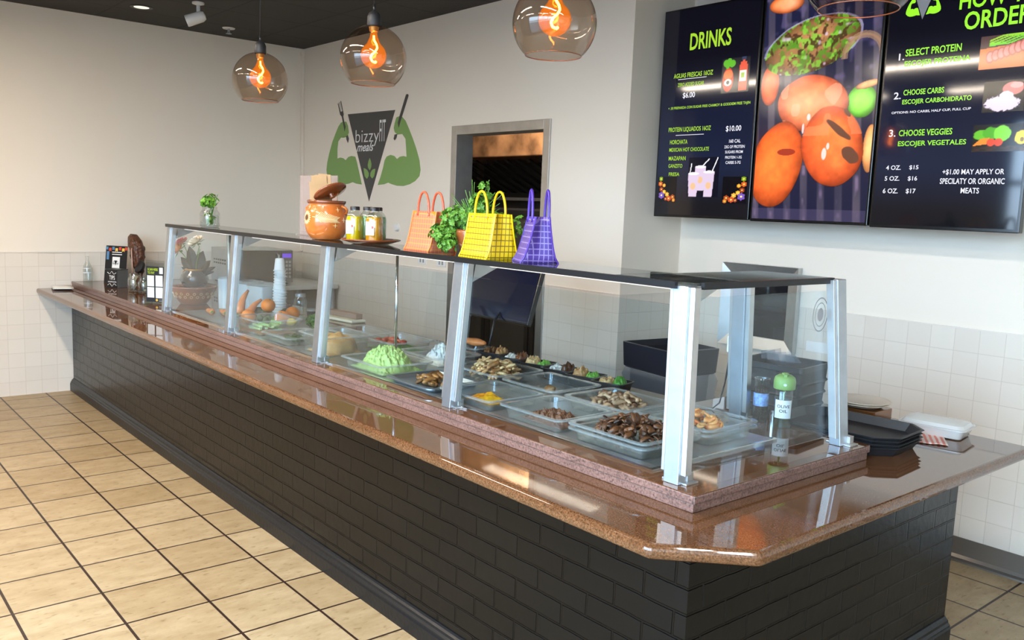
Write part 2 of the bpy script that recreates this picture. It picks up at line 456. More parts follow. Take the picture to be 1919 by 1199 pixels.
M = dict(
    floor=make_floor_mat(), wall=make_wall_mat(), ceil=make_ceiling_mat(), brick=make_brick_mat(),
    granite=make_granite('polished_brown_granite', sc((96, 62, 38)), sc((124, 86, 56)), sc((54, 36, 22)), 0.035),
    granite_edge=make_granite('pink_granite_edge', sc((118, 88, 78)), sc((148, 112, 100)), sc((48, 40, 36)), 0.3, 0.7, 0.5),
    black_trim=mat('black_painted_wood', (0.006, 0.006, 0.0065), 0.36, bump=0.12, bscale=40, spec=0.25),
    steel=mat('brushed_steel', (0.44, 0.48, 0.52), 0.42, 1.0, var=0.06, vscale=20),
    steel_soft=mat('satin_steel', (0.55, 0.55, 0.54), 0.42, 1.0, var=0.08, vscale=12),
    steel_dark=mat('dark_steel_angle', (0.008, 0.008, 0.009), 0.4, spec=0.3),
    chrome=mat('chrome', (0.8, 0.8, 0.8), 0.12, 1.0),
    bronze=mat('mottled_bronze_steel', (0.30, 0.16, 0.08), 0.35, 0.9, var=0.6, vscale=5),  # bronze-brown steel with noise mottling
    glass=thin_glass('guard_glass', (0.90, 0.955, 0.975), ior=1.32),
    shelf_glass=thin_glass('shelf_glass', (0.82, 0.88, 0.87), boost=0.2),
    clear=thin_glass('clear_glass', (0.95, 0.965, 0.96), boost=0.01),
    plastic=thin_glass('clear_plastic', (0.955, 0.955, 0.94), rough=0.06, boost=0.0, body=0.03, bodycol=(0.8, 0.8, 0.76)),
    cloudy=thin_glass('cloudy_plastic', (0.86, 0.88, 0.87), rough=0.2, boost=0.04, body=0.62, bodycol=(0.86, 0.88, 0.88)),
    clamshell=thin_glass('frosted_clamshell', (0.92, 0.92, 0.9), rough=0.15, boost=0.05, body=0.55, bodycol=(0.88, 0.86, 0.82)),
    smoked=thin_glass('smoked_amber_glass', (0.80, 0.715, 0.635), boost=0.01),
    amber=thin_glass('amber_bulb_glass', (0.92, 0.48, 0.16), boost=0.02, glow=(1.0, 0.33, 0.04), glowf=0.28),
    smoke_acr=thin_glass('pinkish_acrylic', (0.80, 0.72, 0.70), boost=0.02, body=0.35, bodycol=(0.62, 0.53, 0.51)),
    acrylic=thin_glass('clear_acrylic', (0.93, 0.95, 0.95), boost=0.02),
    black=mat('black_plastic', (0.014, 0.014, 0.016), 0.35),
    black_soft=mat('matte_black_plastic', (0.016, 0.016, 0.018), 0.5, bump=0.1, bscale=200),
    tv_black=mat('glossy_bezel', (0.006, 0.006, 0.007), 0.18),
    white=mat('white_plastic', (0.78, 0.78, 0.76), 0.4),
    paper=mat('white_paper', (0.82, 0.81, 0.78), 0.7),
    foam=mat('white_foam', (0.80, 0.80, 0.79), 0.55),
    grey=mat('grey_plastic', (0.28, 0.28, 0.28), 0.4),
    clay=mat('terracotta', sc((150, 82, 42)), 0.28, var=0.25, vscale=9, coat=0.4),
    clay_dark=mat('glazed_brown_clay', sc((128, 66, 34)), 0.22, var=0.3, vscale=7, coat=0.5),
    clay_orange=mat('glazed_orange_clay', sc((206, 112, 48)), 0.22, var=0.22, vscale=10, coat=0.6),
    cream=mat('cream_glaze_paint', sc((236, 205, 150)), 0.4),
    darkpaint=mat('dark_glaze_paint', sc((84, 62, 44)), 0.4),
    kraft=mat('kraft_paper', sc((176, 142, 100)), 0.75, var=0.1),
    logo_grey=mat('charcoal_wall_paint', sc((74, 72, 70)), 0.6),
    logo_green=mat('green_wall_paint', sc((128, 162, 92)), 0.6),
    white_paint=mat('white_wall_paint', (0.82, 0.82, 0.8), 0.6),
    leaf=food_mat('leaf_green', sc((44, 96, 26)), sc((116, 168, 52)), 0.45, 20, 0.2),
    reflection_dark=mat('dark_reflection_leaf', sc((24, 26, 22)), 0.5),
    stem=mat('green_stem', sc((92, 140, 52)), 0.5),
    carrot=mat('carrot_skin', sc((206, 122, 66)), 0.5, var=0.2, vscale=25, bump=0.3, bscale=60),
    orange=mat('orange_peel', sc((240, 128, 8)), 0.35, var=0.12, vscale=6, bump=0.35, bscale=260),
    sprout=food_mat('sprout_green', sc((38, 66, 30)), sc((96, 130, 62)), 0.5, 40, 0.5),
    avocado=mat('avocado_skin', sc((44, 56, 36)), 0.45, var=0.3, vscale=30, bump=0.4, bscale=90),
    lemon=mat('lemon_peel', sc((244, 205, 40)), 0.4),
    lettuce=food_mat('shredded_lettuce', sc((92, 128, 44)), sc((160, 184, 106)), 0.45, 55, 0.6),
    chicken=food_mat('grilled_chicken', sc((156, 100, 52)), sc((242, 202, 142)), 0.5, 45, 0.4),
    pork=food_mat('grilled_pork', sc((118, 76, 48)), sc((224, 178, 134)), 0.5, 45, 0.4),
    darkmeat=food_mat('dark_shredded_beef', sc((48, 28, 18)), sc((128, 74, 40)), 0.32, 40, 0.7),
    ground=food_mat('ground_beef', sc((92, 54, 34)), sc((166, 108, 70)), 0.45, 110, 1.0),
    shrimp=food_mat('cooked_shrimp', sc((226, 116, 40)), sc((248, 186, 110)), 0.35, 35, 0.3),
    mushroom=food_mat('sauteed_mushroom', sc((72, 44, 24)), sc((176, 116, 58)), 0.3, 35, 0.4),
    salsa=food_mat('orange_salsa', sc((196, 84, 16)), sc((246, 200, 40)), 0.25, 30, 0.6),
    rice=food_mat('white_rice', sc((206, 196, 180)), sc((250, 246, 238)), 0.5, 80, 0.8),
    pico=food_mat('layered_salad', sc((150, 112, 70)), sc((228, 178, 110)), 0.5, 16, 0.4),
    tomato=food_mat('tomato_pieces', sc((176, 50, 30)), sc((226, 110, 76)), 0.35, 30, 0.3),
    cucumber=food_mat('cucumber_pieces', sc((110, 160, 70)), sc((206, 226, 160)), 0.4, 30, 0.3),
    zucchini=mat('zucchini_skin', sc((44, 66, 34)), 0.4, var=0.3, vscale=30),
    broccoli=food_mat('broccoli_green', sc((58, 120, 36)), sc((140, 196, 84)), 0.5, 70, 0.9),
    juice_y=mat('yellow_juice', sc((214, 186, 8)), 0.12, coat=0.5),
    juice_o=mat('amber_juice', sc((206, 140, 10)), 0.12, coat=0.5),
    juice_g=mat('green_juice', sc((120, 176, 110)), 0.12, coat=0.5),
    wood=mat('carved_dark_wood', sc((86, 50, 30)), 0.4, var=0.6, vscale=45, bump=1.0, bscale=45),
    board=mat('pale_wood_board', sc((238, 224, 196)), 0.5, var=0.06, vscale=14),
    rose=mat('white_rose_petal', sc((238, 228, 210)), 0.5),
    rose_y=mat('yellow_rose_petal', sc((226, 156, 52)), 0.5),
    rose_r=mat('red_rose_petal', sc((176, 40, 40)), 0.5),
    straw=mat('dry_moss', sc((66, 56, 42)), 0.8, var=0.4, vscale=60),
    gold=mat('gold_rim', sc((206, 150, 84)), 0.3, 0.6),
    jugdark=mat('dark_ceramic', sc((60, 52, 46)), 0.15, coat=0.6),
    bin=mat('black_bin_plastic', (0.012, 0.013, 0.022), 0.4),
    bag_film=thin_glass('bin_liner_film', (0.8, 0.82, 0.86), rough=0.2, boost=0.06, body=0.3, bodycol=(0.3, 0.32, 0.36)),
    pump=mat('lime_green_plastic', sc((134, 172, 88)), 0.4),
    oil=mat('olive_oil', sc((34, 46, 14)), 0.08, coat=0.8),
    coffee=mat('peppercorns', sc((58, 44, 34)), 0.6, var=0.8, vscale=120, bump=1.0, bscale=160),
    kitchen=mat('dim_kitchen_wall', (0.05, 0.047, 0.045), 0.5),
    hood_black=mat('hood_black_metal', (0.01, 0.01, 0.01), 0.4, 0.3),  # plain black metal behind the hood baffles
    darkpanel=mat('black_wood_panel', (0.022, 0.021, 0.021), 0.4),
    pane_dark=mat('dark_window_pane', (0.015, 0.014, 0.016), 0.04, spec=0.8),
    bag_y=make_weave('yellow_mesh_bag', sc((230, 194, 16)), sc((120, 92, 8))),
    bag_o=make_weave('orange_mesh_bag', sc((222, 128, 100)), sc((236, 170, 90)), 0.3),
    bag_p=make_weave('purple_mesh_bag', sc((72, 48, 132)), sc((140, 122, 180))),
    hem_y=mat('yellow_hem', sc((250, 200, 8)), 0.3), hem_o=mat('orange_hem', sc((238, 122, 34)), 0.3), hem_p=mat('purple_hem', sc((84, 54, 156)), 0.3),
    tube_y=mat('yellow_tube', sc((246, 196, 20)), 0.25), tube_o=mat('red_orange_tube', sc((218, 92, 60)), 0.25), tube_p=mat('purple_tube', sc((78, 50, 160)), 0.25),
    ink=mat('black_print', (0.012, 0.012, 0.014), 0.35), chalk=mat('white_print', (0.85, 0.85, 0.83), 0.6), limeprint=mat('lime_print', sc((200, 226, 40)), 0.5),
    redprint=mat('red_print', sc((206, 70, 50)), 0.5), blueprint=mat('blue_print', sc((84, 130, 170)), 0.5), yelprint=mat('yellow_print', sc((236, 190, 80)), 0.5),
    greyprint=mat('grey_print', (0.35, 0.36, 0.38), 0.5),
    scr_green=emis('screen_green', sc((150, 196, 40)), 0.75), scr_white=emis('screen_white', sc((220, 220, 232)), 0.75),
    scr_lime=emis('screen_lime', sc((136, 220, 30)), 0.8),
    scr_img=attr_mat('screen_image', 0.85, 0.12),
    led_purple=emis('purple_display', sc((96, 50, 200)), 0.7),
    filament=emis('glowing_filament', (1.0, 0.42, 0.08), 55.0),
    tube_light=emis('fluorescent_tube', (1.0, 0.86, 0.66), 9.0),
    led_strip=emis('guard_light_tube', (1.0, 0.97, 0.92), 0.7),
    can_light=emis('recessed_lamp', (1.0, 0.9, 0.75), 0.6),
)


# ------------------------------------------------------------------ mesh builder
class MB:
    def __init__(self):
        self.bm = bmesh.new()

    def face(self, pts):
        vs = [self.bm.verts.new(p) for p in pts]
        try:
            return self.bm.faces.new(vs)
        except ValueError:
            return None

    def box(self, x0, x1, y0, y1, z0, z1, mtx=None):
        v = [self.bm.verts.new((x, y, z)) for z in (z0, z1) for y in (y0, y1) for x in (x0, x1)]
        for f in ((0, 2, 3, 1), (4, 5, 7, 6), (0, 1, 5, 4), (2, 6, 7, 3), (0, 4, 6, 2), (1, 3, 7, 5)):
            self.bm.faces.new([v[i] for i in f])
        if mtx is not None:
            bmesh.ops.transform(self.bm, matrix=mtx, verts=v)
        return self

    def hexa(self, b4, t4):
        v = [self.bm.verts.new(p) for p in list(b4) + list(t4)]
        for f in ((3, 2, 1, 0), (4, 5, 6, 7), (0, 1, 5, 4), (1, 2, 6, 5), (2, 3, 7, 6), (3, 0, 4, 7)):
            self.bm.faces.new([v[i] for i in f])
        return self

    def prism(self, poly, lo, hi, axis='z'):
        def P(a, b, c):
            return {'z': (a, b, c), 'y': (a, c, b), 'x': (c, a, b)}[axis]
        lo_v = [self.bm.verts.new(P(a, b, lo)) for a, b in poly]
        hi_v = [self.bm.verts.new(P(a, b, hi)) for a, b in poly]
        k = len(poly)
        self.bm.faces.new(lo_v)
        self.bm.faces.new(hi_v)
        for i in range(k):
            self.bm.faces.new((lo_v[i], lo_v[(i + 1) % k], hi_v[(i + 1) % k], hi_v[i]))
        return self

    def ringloft(self, rings, cap0=True, cap1=True, closed=True):
        rv = [[self.bm.verts.new(p) for p in r] for r in rings]
        k = len(rings[0])
        for a, b in zip(rv, rv[1:]):
            for i in range(k if closed else k - 1):
                j = (i + 1) % k
                self.bm.faces.new((a[i], a[j], b[j], b[i]))
        if cap0:
            self.bm.faces.new(rv[0])
        if cap1:
            self.bm.faces.new(rv[-1])
        return self

    def lathe(self, prof, n=28, c=(0, 0, 0), sq=1.0, mtx=None, cap0=False, cap1=False):
        rings = []
        for r, z in prof:
            ring = []
            for i in range(n):
                a = 2 * math.pi * i / n
                x, y = math.cos(a), math.sin(a)
                if sq != 1.0:
                    x, y = math.copysign(abs(x) ** sq, x), math.copysign(abs(y) ** sq, y)
                p = Vector((x * r, y * r, z))
                if mtx is not None:
                    p = mtx @ p
                ring.append(p + Vector(c))
            rings.append(ring)
        return self.ringloft(rings, cap0, cap1)

    def cyl(self, p0, p1, r0, r1=None, n=14):
        return self.tube([p0, p1], [r0, r0 if r1 is None else r1], n)

    def tube(self, pts, r, n=8, cap=True, closed=False):
        pts = [Vector(p) for p in pts]
        k = len(pts)
        rr = r if isinstance(r, (list, tuple)) else [r] * k
        rings, ref = [], None
        for i, p in enumerate(pts):
            if closed:
                t = pts[(i + 1) % k] - pts[i - 1]
            else:
                t = pts[min(i + 1, k - 1)] - pts[max(i - 1, 0)]
            t.normalize()
            if ref is None:
                ref = Vector((0, 0, 1)) if abs(t.z) < 0.9 else Vector((1, 0, 0))
            u = (ref - t * ref.dot(t)).normalized()
            ref = u
            w = t.cross(u)
            rings.append([p + (u * math.cos(2 * math.pi * j / n) + w * math.sin(2 * math.pi * j / n)) * rr[i] for j in range(n)])
        if closed:
            rings.append(rings[0])
        return self.ringloft(rings, cap and not closed, cap and not closed)

    def rr(self, profile, seg=5, c=(0, 0), cap0=True, cap1=True):
        """loft of rounded rectangles: (half w, half d, corner, z)"""
        rings = []
        for w, d, rad, z in profile:
            ring = []
            for sx, sy, a0 in ((1, 1, 0), (-1, 1, 90), (-1, -1, 180), (1, -1, 270)):
                for i in range(seg + 1):
                    a = R(a0 + 90 * i / seg)
                    ring.append((c[0] + sx * (w - rad) + rad * math.cos(a), c[1] + sy * (d - rad) + rad * math.sin(a), z))
            rings.append(ring)
        return self.ringloft(rings, cap0, cap1)

    def blob(self, c, r, sub=2, amp=0.0, freq=2.0, seed=0.0, mtx=None):
        res = bmesh.ops.create_icosphere(self.bm, subdivisions=sub, radius=1.0)
        for v in res['verts']:
            d = v.co.copy()
            k = 1.0
            if amp:
                k += amp * mnoise.noise(d * freq + Vector((seed, seed * 1.7, -seed)))
            p = Vector((d.x * r[0], d.y * r[1], d.z * r[2])) * k
            if mtx is not None:
                p = mtx @ p
            v.co = p + Vector(c)
        return self

    def sweep(self, path, prof, closed=False):
        """profile (out, z) swept along a plan polyline with mitred corners; out = right-hand side of travel"""
        rings = []
        k = len(path)
        for i in range(k):
            p = Vector(path[i])
            d0 = (p - Vector(path[i - 1])).normalized() if i else None
            d1 = (Vector(path[i + 1]) - p).normalized() if i < k - 1 else None
            if d0 is None: d0 = d1
            if d1 is None: d1 = d0
            n0, n1 = Vector((d0.y, -d0.x)), Vector((d1.y, -d1.x))
            nn = (n0 + n1).normalized()
            nn = nn / max(0.2, nn.dot(n0))
            rings.append([(p.x + nn.x * o, p.y + nn.y * o, z) for o, z in prof])
        return self.ringloft(rings, True, True)

    def text(self, s, x0, z0, x1, z1, y=0.0, bold=0.0, shear=0.0, plane='xz', depth=0.0):
        """lettering fitted into a box of the x-z plane facing -y (or a custom matrix)"""
        cu = bpy.data.curves.new('lettering', 'FONT')
        cu.body = s
        cu.size = 1.0
        cu.offset = bold
        cu.shear = shear
        cu.resolution_u = 3
        ob = bpy.data.objects.new('lettering', cu)
        COL.objects.link(ob)
        bpy.context.view_layer.update()
        me = bpy.data.meshes.new_from_object(ob.evaluated_get(bpy.context.evaluated_depsgraph_get()))
        co = [v.co.copy() for v in me.vertices]
        ax, bx = min(v.x for v in co), max(v.x for v in co)
        ay, by = min(v.y for v in co), max(v.y for v in co)
        vs = []
        for v in co:
            fx = (v.x - ax) / max(1e-6, bx - ax)
            fz = (v.y - ay) / max(1e-6, by - ay)
            X, Z = x0 + fx * (x1 - x0), z0 + fz * (z1 - z0)
            q = (X, y, Z) if plane == 'xz' else plane @ Vector((X, Z, 0))
            vs.append(self.bm.verts.new(q))
        for p in me.polygons:
            try:
                self.bm.faces.new([vs[i] for i in p.vertices])
            except ValueError:
                pass
        bpy.data.objects.remove(ob)
        bpy.data.curves.remove(cu)
        bpy.data.meshes.remove(me)
        return self

    def build(self, name, material, parent=None, smooth=False, bevel=0.0, seg=2, loc=None, rot=None, recalc=True, solid=0.0, sub=0):
        if recalc:
            bmesh.ops.recalc_face_normals(self.bm, faces=self.bm.faces[:])
        me = bpy.data.meshes.new(name)
        self.bm.to_mesh(me)
        self.bm.free()
        me.materials.append(material)
        if smooth:
            for p in me.polygons:
                p.use_smooth = True
        o = bpy.data.objects.new(name, me)
        COL.objects.link(o)
        if parent is not None:
            o.parent = parent
        if loc is not None:
            o.location = loc
        if rot is not None:
            o.rotation_euler = rot
        if bevel:
            b = o.modifiers.new('bevel', 'BEVEL')
            b.width, b.segments, b.limit_method = bevel, seg, 'ANGLE'
            b.angle_limit = R(40)
        if solid:
            sm = o.modifiers.new('solid', 'SOLIDIFY')
            sm.thickness = solid
            sm.offset = 0
        if sub:
            ss = o.modifiers.new('sub', 'SUBSURF')
            ss.levels = ss.render_levels = sub
        if smooth == 'auto':
            try:
                me.set_sharp_from_angle(angle=R(40))
            except Exception:
                pass
        return o


def thing(name, label, cat, loc=(0, 0, 0), rotz=0.0, group=None):
    o = bpy.data.objects.new(name, None)
    o.empty_display_size = 0.05
    COL.objects.link(o)
    o.location = loc
    o.rotation_euler = (0, 0, rotz)
    return tag(o, label, cat, group)


def tag(o, label, cat, group=None, kind=None):
    o['label'], o['category'] = label, cat
    if group:
        o['group'] = group
    if kind:
        o['kind'] = kind
    return o


def struct(o, label=None):
    o['kind'] = 'structure'
    if label:
        o['label'] = label
    return o


def dup(root, loc=None, rot=None, label=None, scale=None):
    r = root.copy()
    COL.objects.link(r)
    if loc is not None: r.location = loc
    if rot is not None: r.rotation_euler = rot
    if scale is not None: r.scale = scale
    if label: r['label'] = label
    for ch in list(root.children):
        c = ch.copy()
        COL.objects.link(c)
        c.parent = r
        for g in ch.children:
            d = g.copy()
            COL.objects.link(d)
            d.parent = c
    return r


def vnoise(x, y, f, seed):
    """smooth value noise on numpy arrays"""
    rs = np.random.RandomState(seed)
    t = rs.rand(64, 64)
    xx, yy = x * f, y * f
    xi, yi = np.floor(xx).astype(int), np.floor(yy).astype(int)
    fx, fy = xx - xi, yy - yi
    fx, fy = fx * fx * (3 - 2 * fx), fy * fy * (3 - 2 * fy)
    g = lambda a, b: t[a % 64, b % 64]
    return (g(xi, yi) * (1 - fx) + g(xi + 1, yi) * fx) * (1 - fy) + (g(xi, yi + 1) * (1 - fx) + g(xi + 1, yi + 1) * fx) * fy


def picture(name, x0, z0, x1, z1, y, nx, nz, paint, parent, material):
    """a flat picture in the x-z plane facing -y, its image worked out point by point"""
    u, v = np.meshgrid(np.linspace(0, 1, nx), np.linspace(0, 1, nz))
    col = np.clip(paint(u, v), 0, 1)
    me = bpy.data.meshes.new(name)
    co = np.stack([x0 + u * (x1 - x0), np.full_like(u, y), z0 + v * (z1 - z0)], -1).reshape(-1, 3)
    idx = np.arange(nx * nz).reshape(nz, nx)
    q = np.stack([idx[:-1, :-1], idx[:-1, 1:], idx[1:, 1:], idx[1:, :-1]], -1).reshape(-1, 4)
    me.from_pydata(co.tolist(), [], q.tolist())
    at = me.color_attributes.new('Col', 'FLOAT_COLOR', 'POINT')
    lin = np.where(col <= 0.04045, col / 12.92, ((col + 0.055) / 1.055) ** 2.4)
    full = np.concatenate([lin.reshape(-1, 3), np.ones((nx * nz, 1))], 1)
    at.data.foreach_set('color', full.astype(np.float32).ravel())
    me.materials.append(material)
    o = bpy.data.objects.new(name, me)
    COL.objects.link(o)
    o.parent = parent
    return o


# =================================================================== THE ROOM
H = 3.19
b = MB(); b.box(-0.6, 10.15, -3.75, 5.0, -0.1, 0.0); struct(b.build('floor', M['floor']))
b = MB(); b.box(-0.15, 10.15, -3.75, 2.29, H, H + 0.1); b.box(4.37, 10.15, 2.29, 2.86, H, H + 0.1); struct(b.build('ceiling', M['ceil']))
# left wall: solid beside the counter, shop windows further forward
b = MB()
b.box(-0.15, 0, -3.6, 2.15, 0, H)
struct(b.build('wall_left', M['wall']))
b = MB()
b.box(-0.15, 2.585, 2.15, 2.29, 0, H)
b.box(3.61, 4.37, 2.15, 2.29, 0, H)
b.box(2.585, 3.61, 2.15, 2.29, 2.275, H)
struct(b.build('wall_back', M['wall']))
b = MB(); b.box(4.21, 4.37, 2.29, 2.86, 0, H); struct(b.build('wall_return', M['wall']))
b = MB(); b.box(4.37, 10.15, 2.71, 2.86, 0, H); struct(b.build('wall_right', M['wall']))
b = MB(); b.box(10, 10.15, -3.75, 2.71, 0, H); struct(b.build('wall_east', M['wall']))
b = MB()
b.box(-0.15, 4.2, -3.75, -3.6, 0, H)
b.box(4.2, 10.0, -3.75, -3.6, 0, 0.3)
b.box(4.2, 10.0, -3.75, -3.6, 2.9, H)
struct(b.build('wall_front', mat('unseen_wall_dark', (0.10, 0.095, 0.09), 0.6)))  # unseen wall: left part closed and darkened to dim the panes' reflections


def shop_window(name, a, c, vertical):
    b = MB()
    (x0, y0), (x1, y1) = a, c
    k = 3 if vertical is False else 1
    for i in range(k + 1):
        t = i / k
        x, y = x0 + (x1 - x0) * t, y0 + (y1 - y0) * t
        b.box(x - 0.03, x + 0.03, y - 0.03, y + 0.03, 0.3, 2.9)
    for z in (0.36, 2.87, 2.2):
        b.box(min(x0, x1) - 0.028, max(x0, x1) + 0.028, min(y0, y1) - 0.028, max(y0, y1) + 0.028, z - 0.03, z + 0.03)
    struct(b.build(name, M['steel_dark']))


shop_window('window_1', (4.23, -3.67), (9.95, -3.67), False)
# the street outside
b = MB(); b.box(-14, 24, -30, -3.8, -0.2, -0.12); b.box(-14, -0.7, -3.8, 6, -0.2, -0.12)
struct(b.build('ground_outside', mat('asphalt', (0.12, 0.12, 0.125), 0.8)))
for i, (x, y) in enumerate(TUBES):
    b = MB()
    b.prism([(-0.085, 3.125), (0.085, 3.125), (0.085, 3.15), (0.05, 3.189), (-0.05, 3.189), (-0.085, 3.15)], x - 0.78, x + 0.78, 'x')
    for v in b.bm.verts: v.co.y += y
    struct(b.build('trim_%d' % (3 + i), M['white']))
kl = bpy.data.lights.new('kitchen_fill', 'AREA'); kl.size = 0.5; kl.energy = 30; kl.color = (1.0, 0.86, 0.7)  # unseen lamp added to brighten the hood through the doorway
ko = bpy.data.objects.new('kitchen_fill', kl); ko.location = (1.7, 2.75, 2.88); COL.objects.link(ko)
# metal cove base along the right wall
b = MB()
b.prism([(2.71, 0.12), (2.706, 0.12), (2.704, 0.03), (2.695, 0.014), (2.672, 0.008), (2.67, 0.0), (2.71, 0.0)], 4.37, 10.0, 'x')
struct(b.build('baseboard_right', mat('bronze_metal_base', (0.30, 0.27, 0.24), 0.35, 0.75)))
# steel casing of the kitchen doorway: face trim and jamb lining
b = MB()
for x0, x1, z0, z1 in ((2.531, 2.60, 0, 2.33), (3.595, 3.662, 0, 2.33), (2.60, 3.595, 2.262, 2.33)):
    b.box(x0, x1, 2.138, 2.15, z0, z1)
b.box(2.588, 2.598, 2.139, 2.30, 0, 2.27); b.box(3.597, 3.608, 2.139, 2.30, 0, 2.27); b.box(2.59, 3.606, 2.139, 2.30, 2.262, 2.273)
struct(b.build('trim_1', M['steel_soft'], bevel=0.002))
b = MB(); b.box(0.001, 0.012, -0.262, -0.012, 1.2, 1.206)
b.box(0.0, 0.006, -3.6, 2.15, 1.199, 1.206); b.box(0.0, 2.53, 2.144, 2.15, 1.199, 1.206); b.box(3.664, 4.37, 2.144, 2.15, 1.199, 1.206); b.box(4.37, 4.376, 2.144, 2.71, 1.199, 1.206); b.box(4.376, 10, 2.704, 2.71, 1.199, 1.206)
struct(b.build('trim_2', mat('white_tile_cap', sc((226, 216, 204)), 0.25)))

# the dim kitchen beyond the doorway
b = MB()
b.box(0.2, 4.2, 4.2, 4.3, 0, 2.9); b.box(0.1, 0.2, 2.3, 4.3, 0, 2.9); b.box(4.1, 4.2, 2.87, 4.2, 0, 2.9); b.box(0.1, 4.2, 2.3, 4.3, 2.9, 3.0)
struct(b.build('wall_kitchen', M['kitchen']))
hood = thing('exhaust_hood', 'mottled bronze steel exhaust hood seen through the kitchen doorway', 'exhaust hood', (2.0, 3.65, 1.86))
b = MB(); b.box(-1.5, 1.1, -0.36, 0.53, 0.33, 0.80); b.build('canopy', M['bronze'], hood, bevel=0.01)
b = MB(); b.box(-1.48, 1.08, 0.40, 0.52, -0.05, 0.33); b.build('backsplash', M['hood_black'], hood)
for i in range(16):
    b = MB()
    x = -1.42 + i * 0.158
    b.hexa([(x, -0.30, 0.31), (x + 0.05, -0.30, 0.31), (x + 0.05, -0.27, 0.31), (x, -0.27, 0.31)][::1], [(x, 0.36, 0.02), (x + 0.05, 0.36, 0.02), (x + 0.05, 0.39, 0.02), (x, 0.39, 0.02)])
    b.build('baffle', M['steel_dark'], hood)
b = MB(); b.box(-1.48, 1.08, 0.30, 0.40, -0.06, -0.03); b.build('grease_rail', M['steel'], hood)
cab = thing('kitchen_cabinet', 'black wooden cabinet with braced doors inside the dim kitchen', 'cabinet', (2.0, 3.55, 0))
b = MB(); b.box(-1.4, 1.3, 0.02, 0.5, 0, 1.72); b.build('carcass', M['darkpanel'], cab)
for i in range(4):
    x = -1.38 + i * 0.67
    b = MB(); b.box(x, x + 0.64, 0.0, 0.018, 0.08, 1.70); d_ = b.build('door', M['darkpanel'], cab)
    b = MB()
    b.box(x, x + 0.05, -0.016, -0.001, 0.08, 1.70); b.box(x + 0.59, x + 0.64, -0.016, -0.001, 0.08, 1.70)
    b.box(x + 0.05, x + 0.59, -0.016, -0.001, 1.64, 1.70); b.box(x + 0.05, x + 0.59, -0.016, -0.001, 0.86, 0.92)
    p0, p1 = Vector((x + 0.08, -0.009, 1.62)), Vector((x + 0.56, -0.009, 0.94))
    b.hexa([(x + 0.05, -0.016, 1.64), (x + 0.11, -0.016, 1.64), (x + 0.11, -0.002, 1.64), (x + 0.05, -0.002, 1.64)], [(x + 0.53, -0.016, 0.92), (x + 0.59, -0.016, 0.92), (x + 0.59, -0.002, 0.92), (x + 0.53, -0.002, 0.92)])
    b.build('brace', M['black_trim'], d_)

# =================================================================== THE COUNTER
LX, CT = 6.669, 0.90
counter = thing('counter_base', 'black painted brick base of the long serving counter', 'counter', (0, 0, 0))
b = MB(); b.prism([(0.004, 0), (LX, 0), (LX, 1.742), (5.82, 1.742), (5.82, 0.93), (0.004, 0.93)], 0.0, 0.858)
b.build('brick_body', M['brick'], counter)
b = MB()
prof = [(0, 0), (0.030, 0), (0.030, 0.062), (0.026, 0.070), (0.026, 0.076), (0.018, 0.084), (0.016, 0.094), (0.008, 0.100), (0.004, 0.107), (0, 0.107)]
b.sweep([(0.004, 0.0), (LX, 0.0), (LX, 1.742)], prof)
b.build('plinth', M['black_trim'], counter)['label'] = 'black moulded wooden plinth'
b = MB()
b.prism([(0.0, -0.27), (6.742, -0.27), (6.94, -0.072), (6.94, 1.70), (5.74, 1.70), (5.74, 1.02), (0.0, 1.02)], 0.858, CT)
o = b.build('countertop', M['granite'], bevel=0.016, seg=4)
tag(o, 'polished brown granite countertop with a clipped corner on black brick', 'countertop')
led = thing('granite_ledge', 'raised two-layer granite ledge carrying the glass sneeze guard', 'ledge', (0, 0, 0))
b = MB(); b.box(0.002, 6.662, 0.006, 0.966, CT + 0.0005, 0.926); b.build('lower_slab', M['granite_edge'], led, bevel=0.002)['label'] = 'pink speckled lower layer'
b = MB(); b.box(0.002, 6.669, 0.002, 0.970, 0.927, 0.9505); b.build('edge_slab', M['granite_edge'], led, bevel=0.003)['label'] = 'pink speckled upper layer'
b = MB(); b.box(0.003, 6.668, 0.003, 0.969, 0.9505, 0.953); b.build('polished_top', M['granite'], led, bevel=0.001)['label'] = 'polished brown top face'
LZ = 0.953

# =================================================================== SNEEZE GUARD
sg = thing('sneeze_guard', 'long steel and glass sneeze guard with top shelf on the ledge', 'sneeze guard', (0, 0, LZ))
px_ = [2.236, 3.303, 4.378, 5.452, 6.535]
GZ = 1.518 - LZ


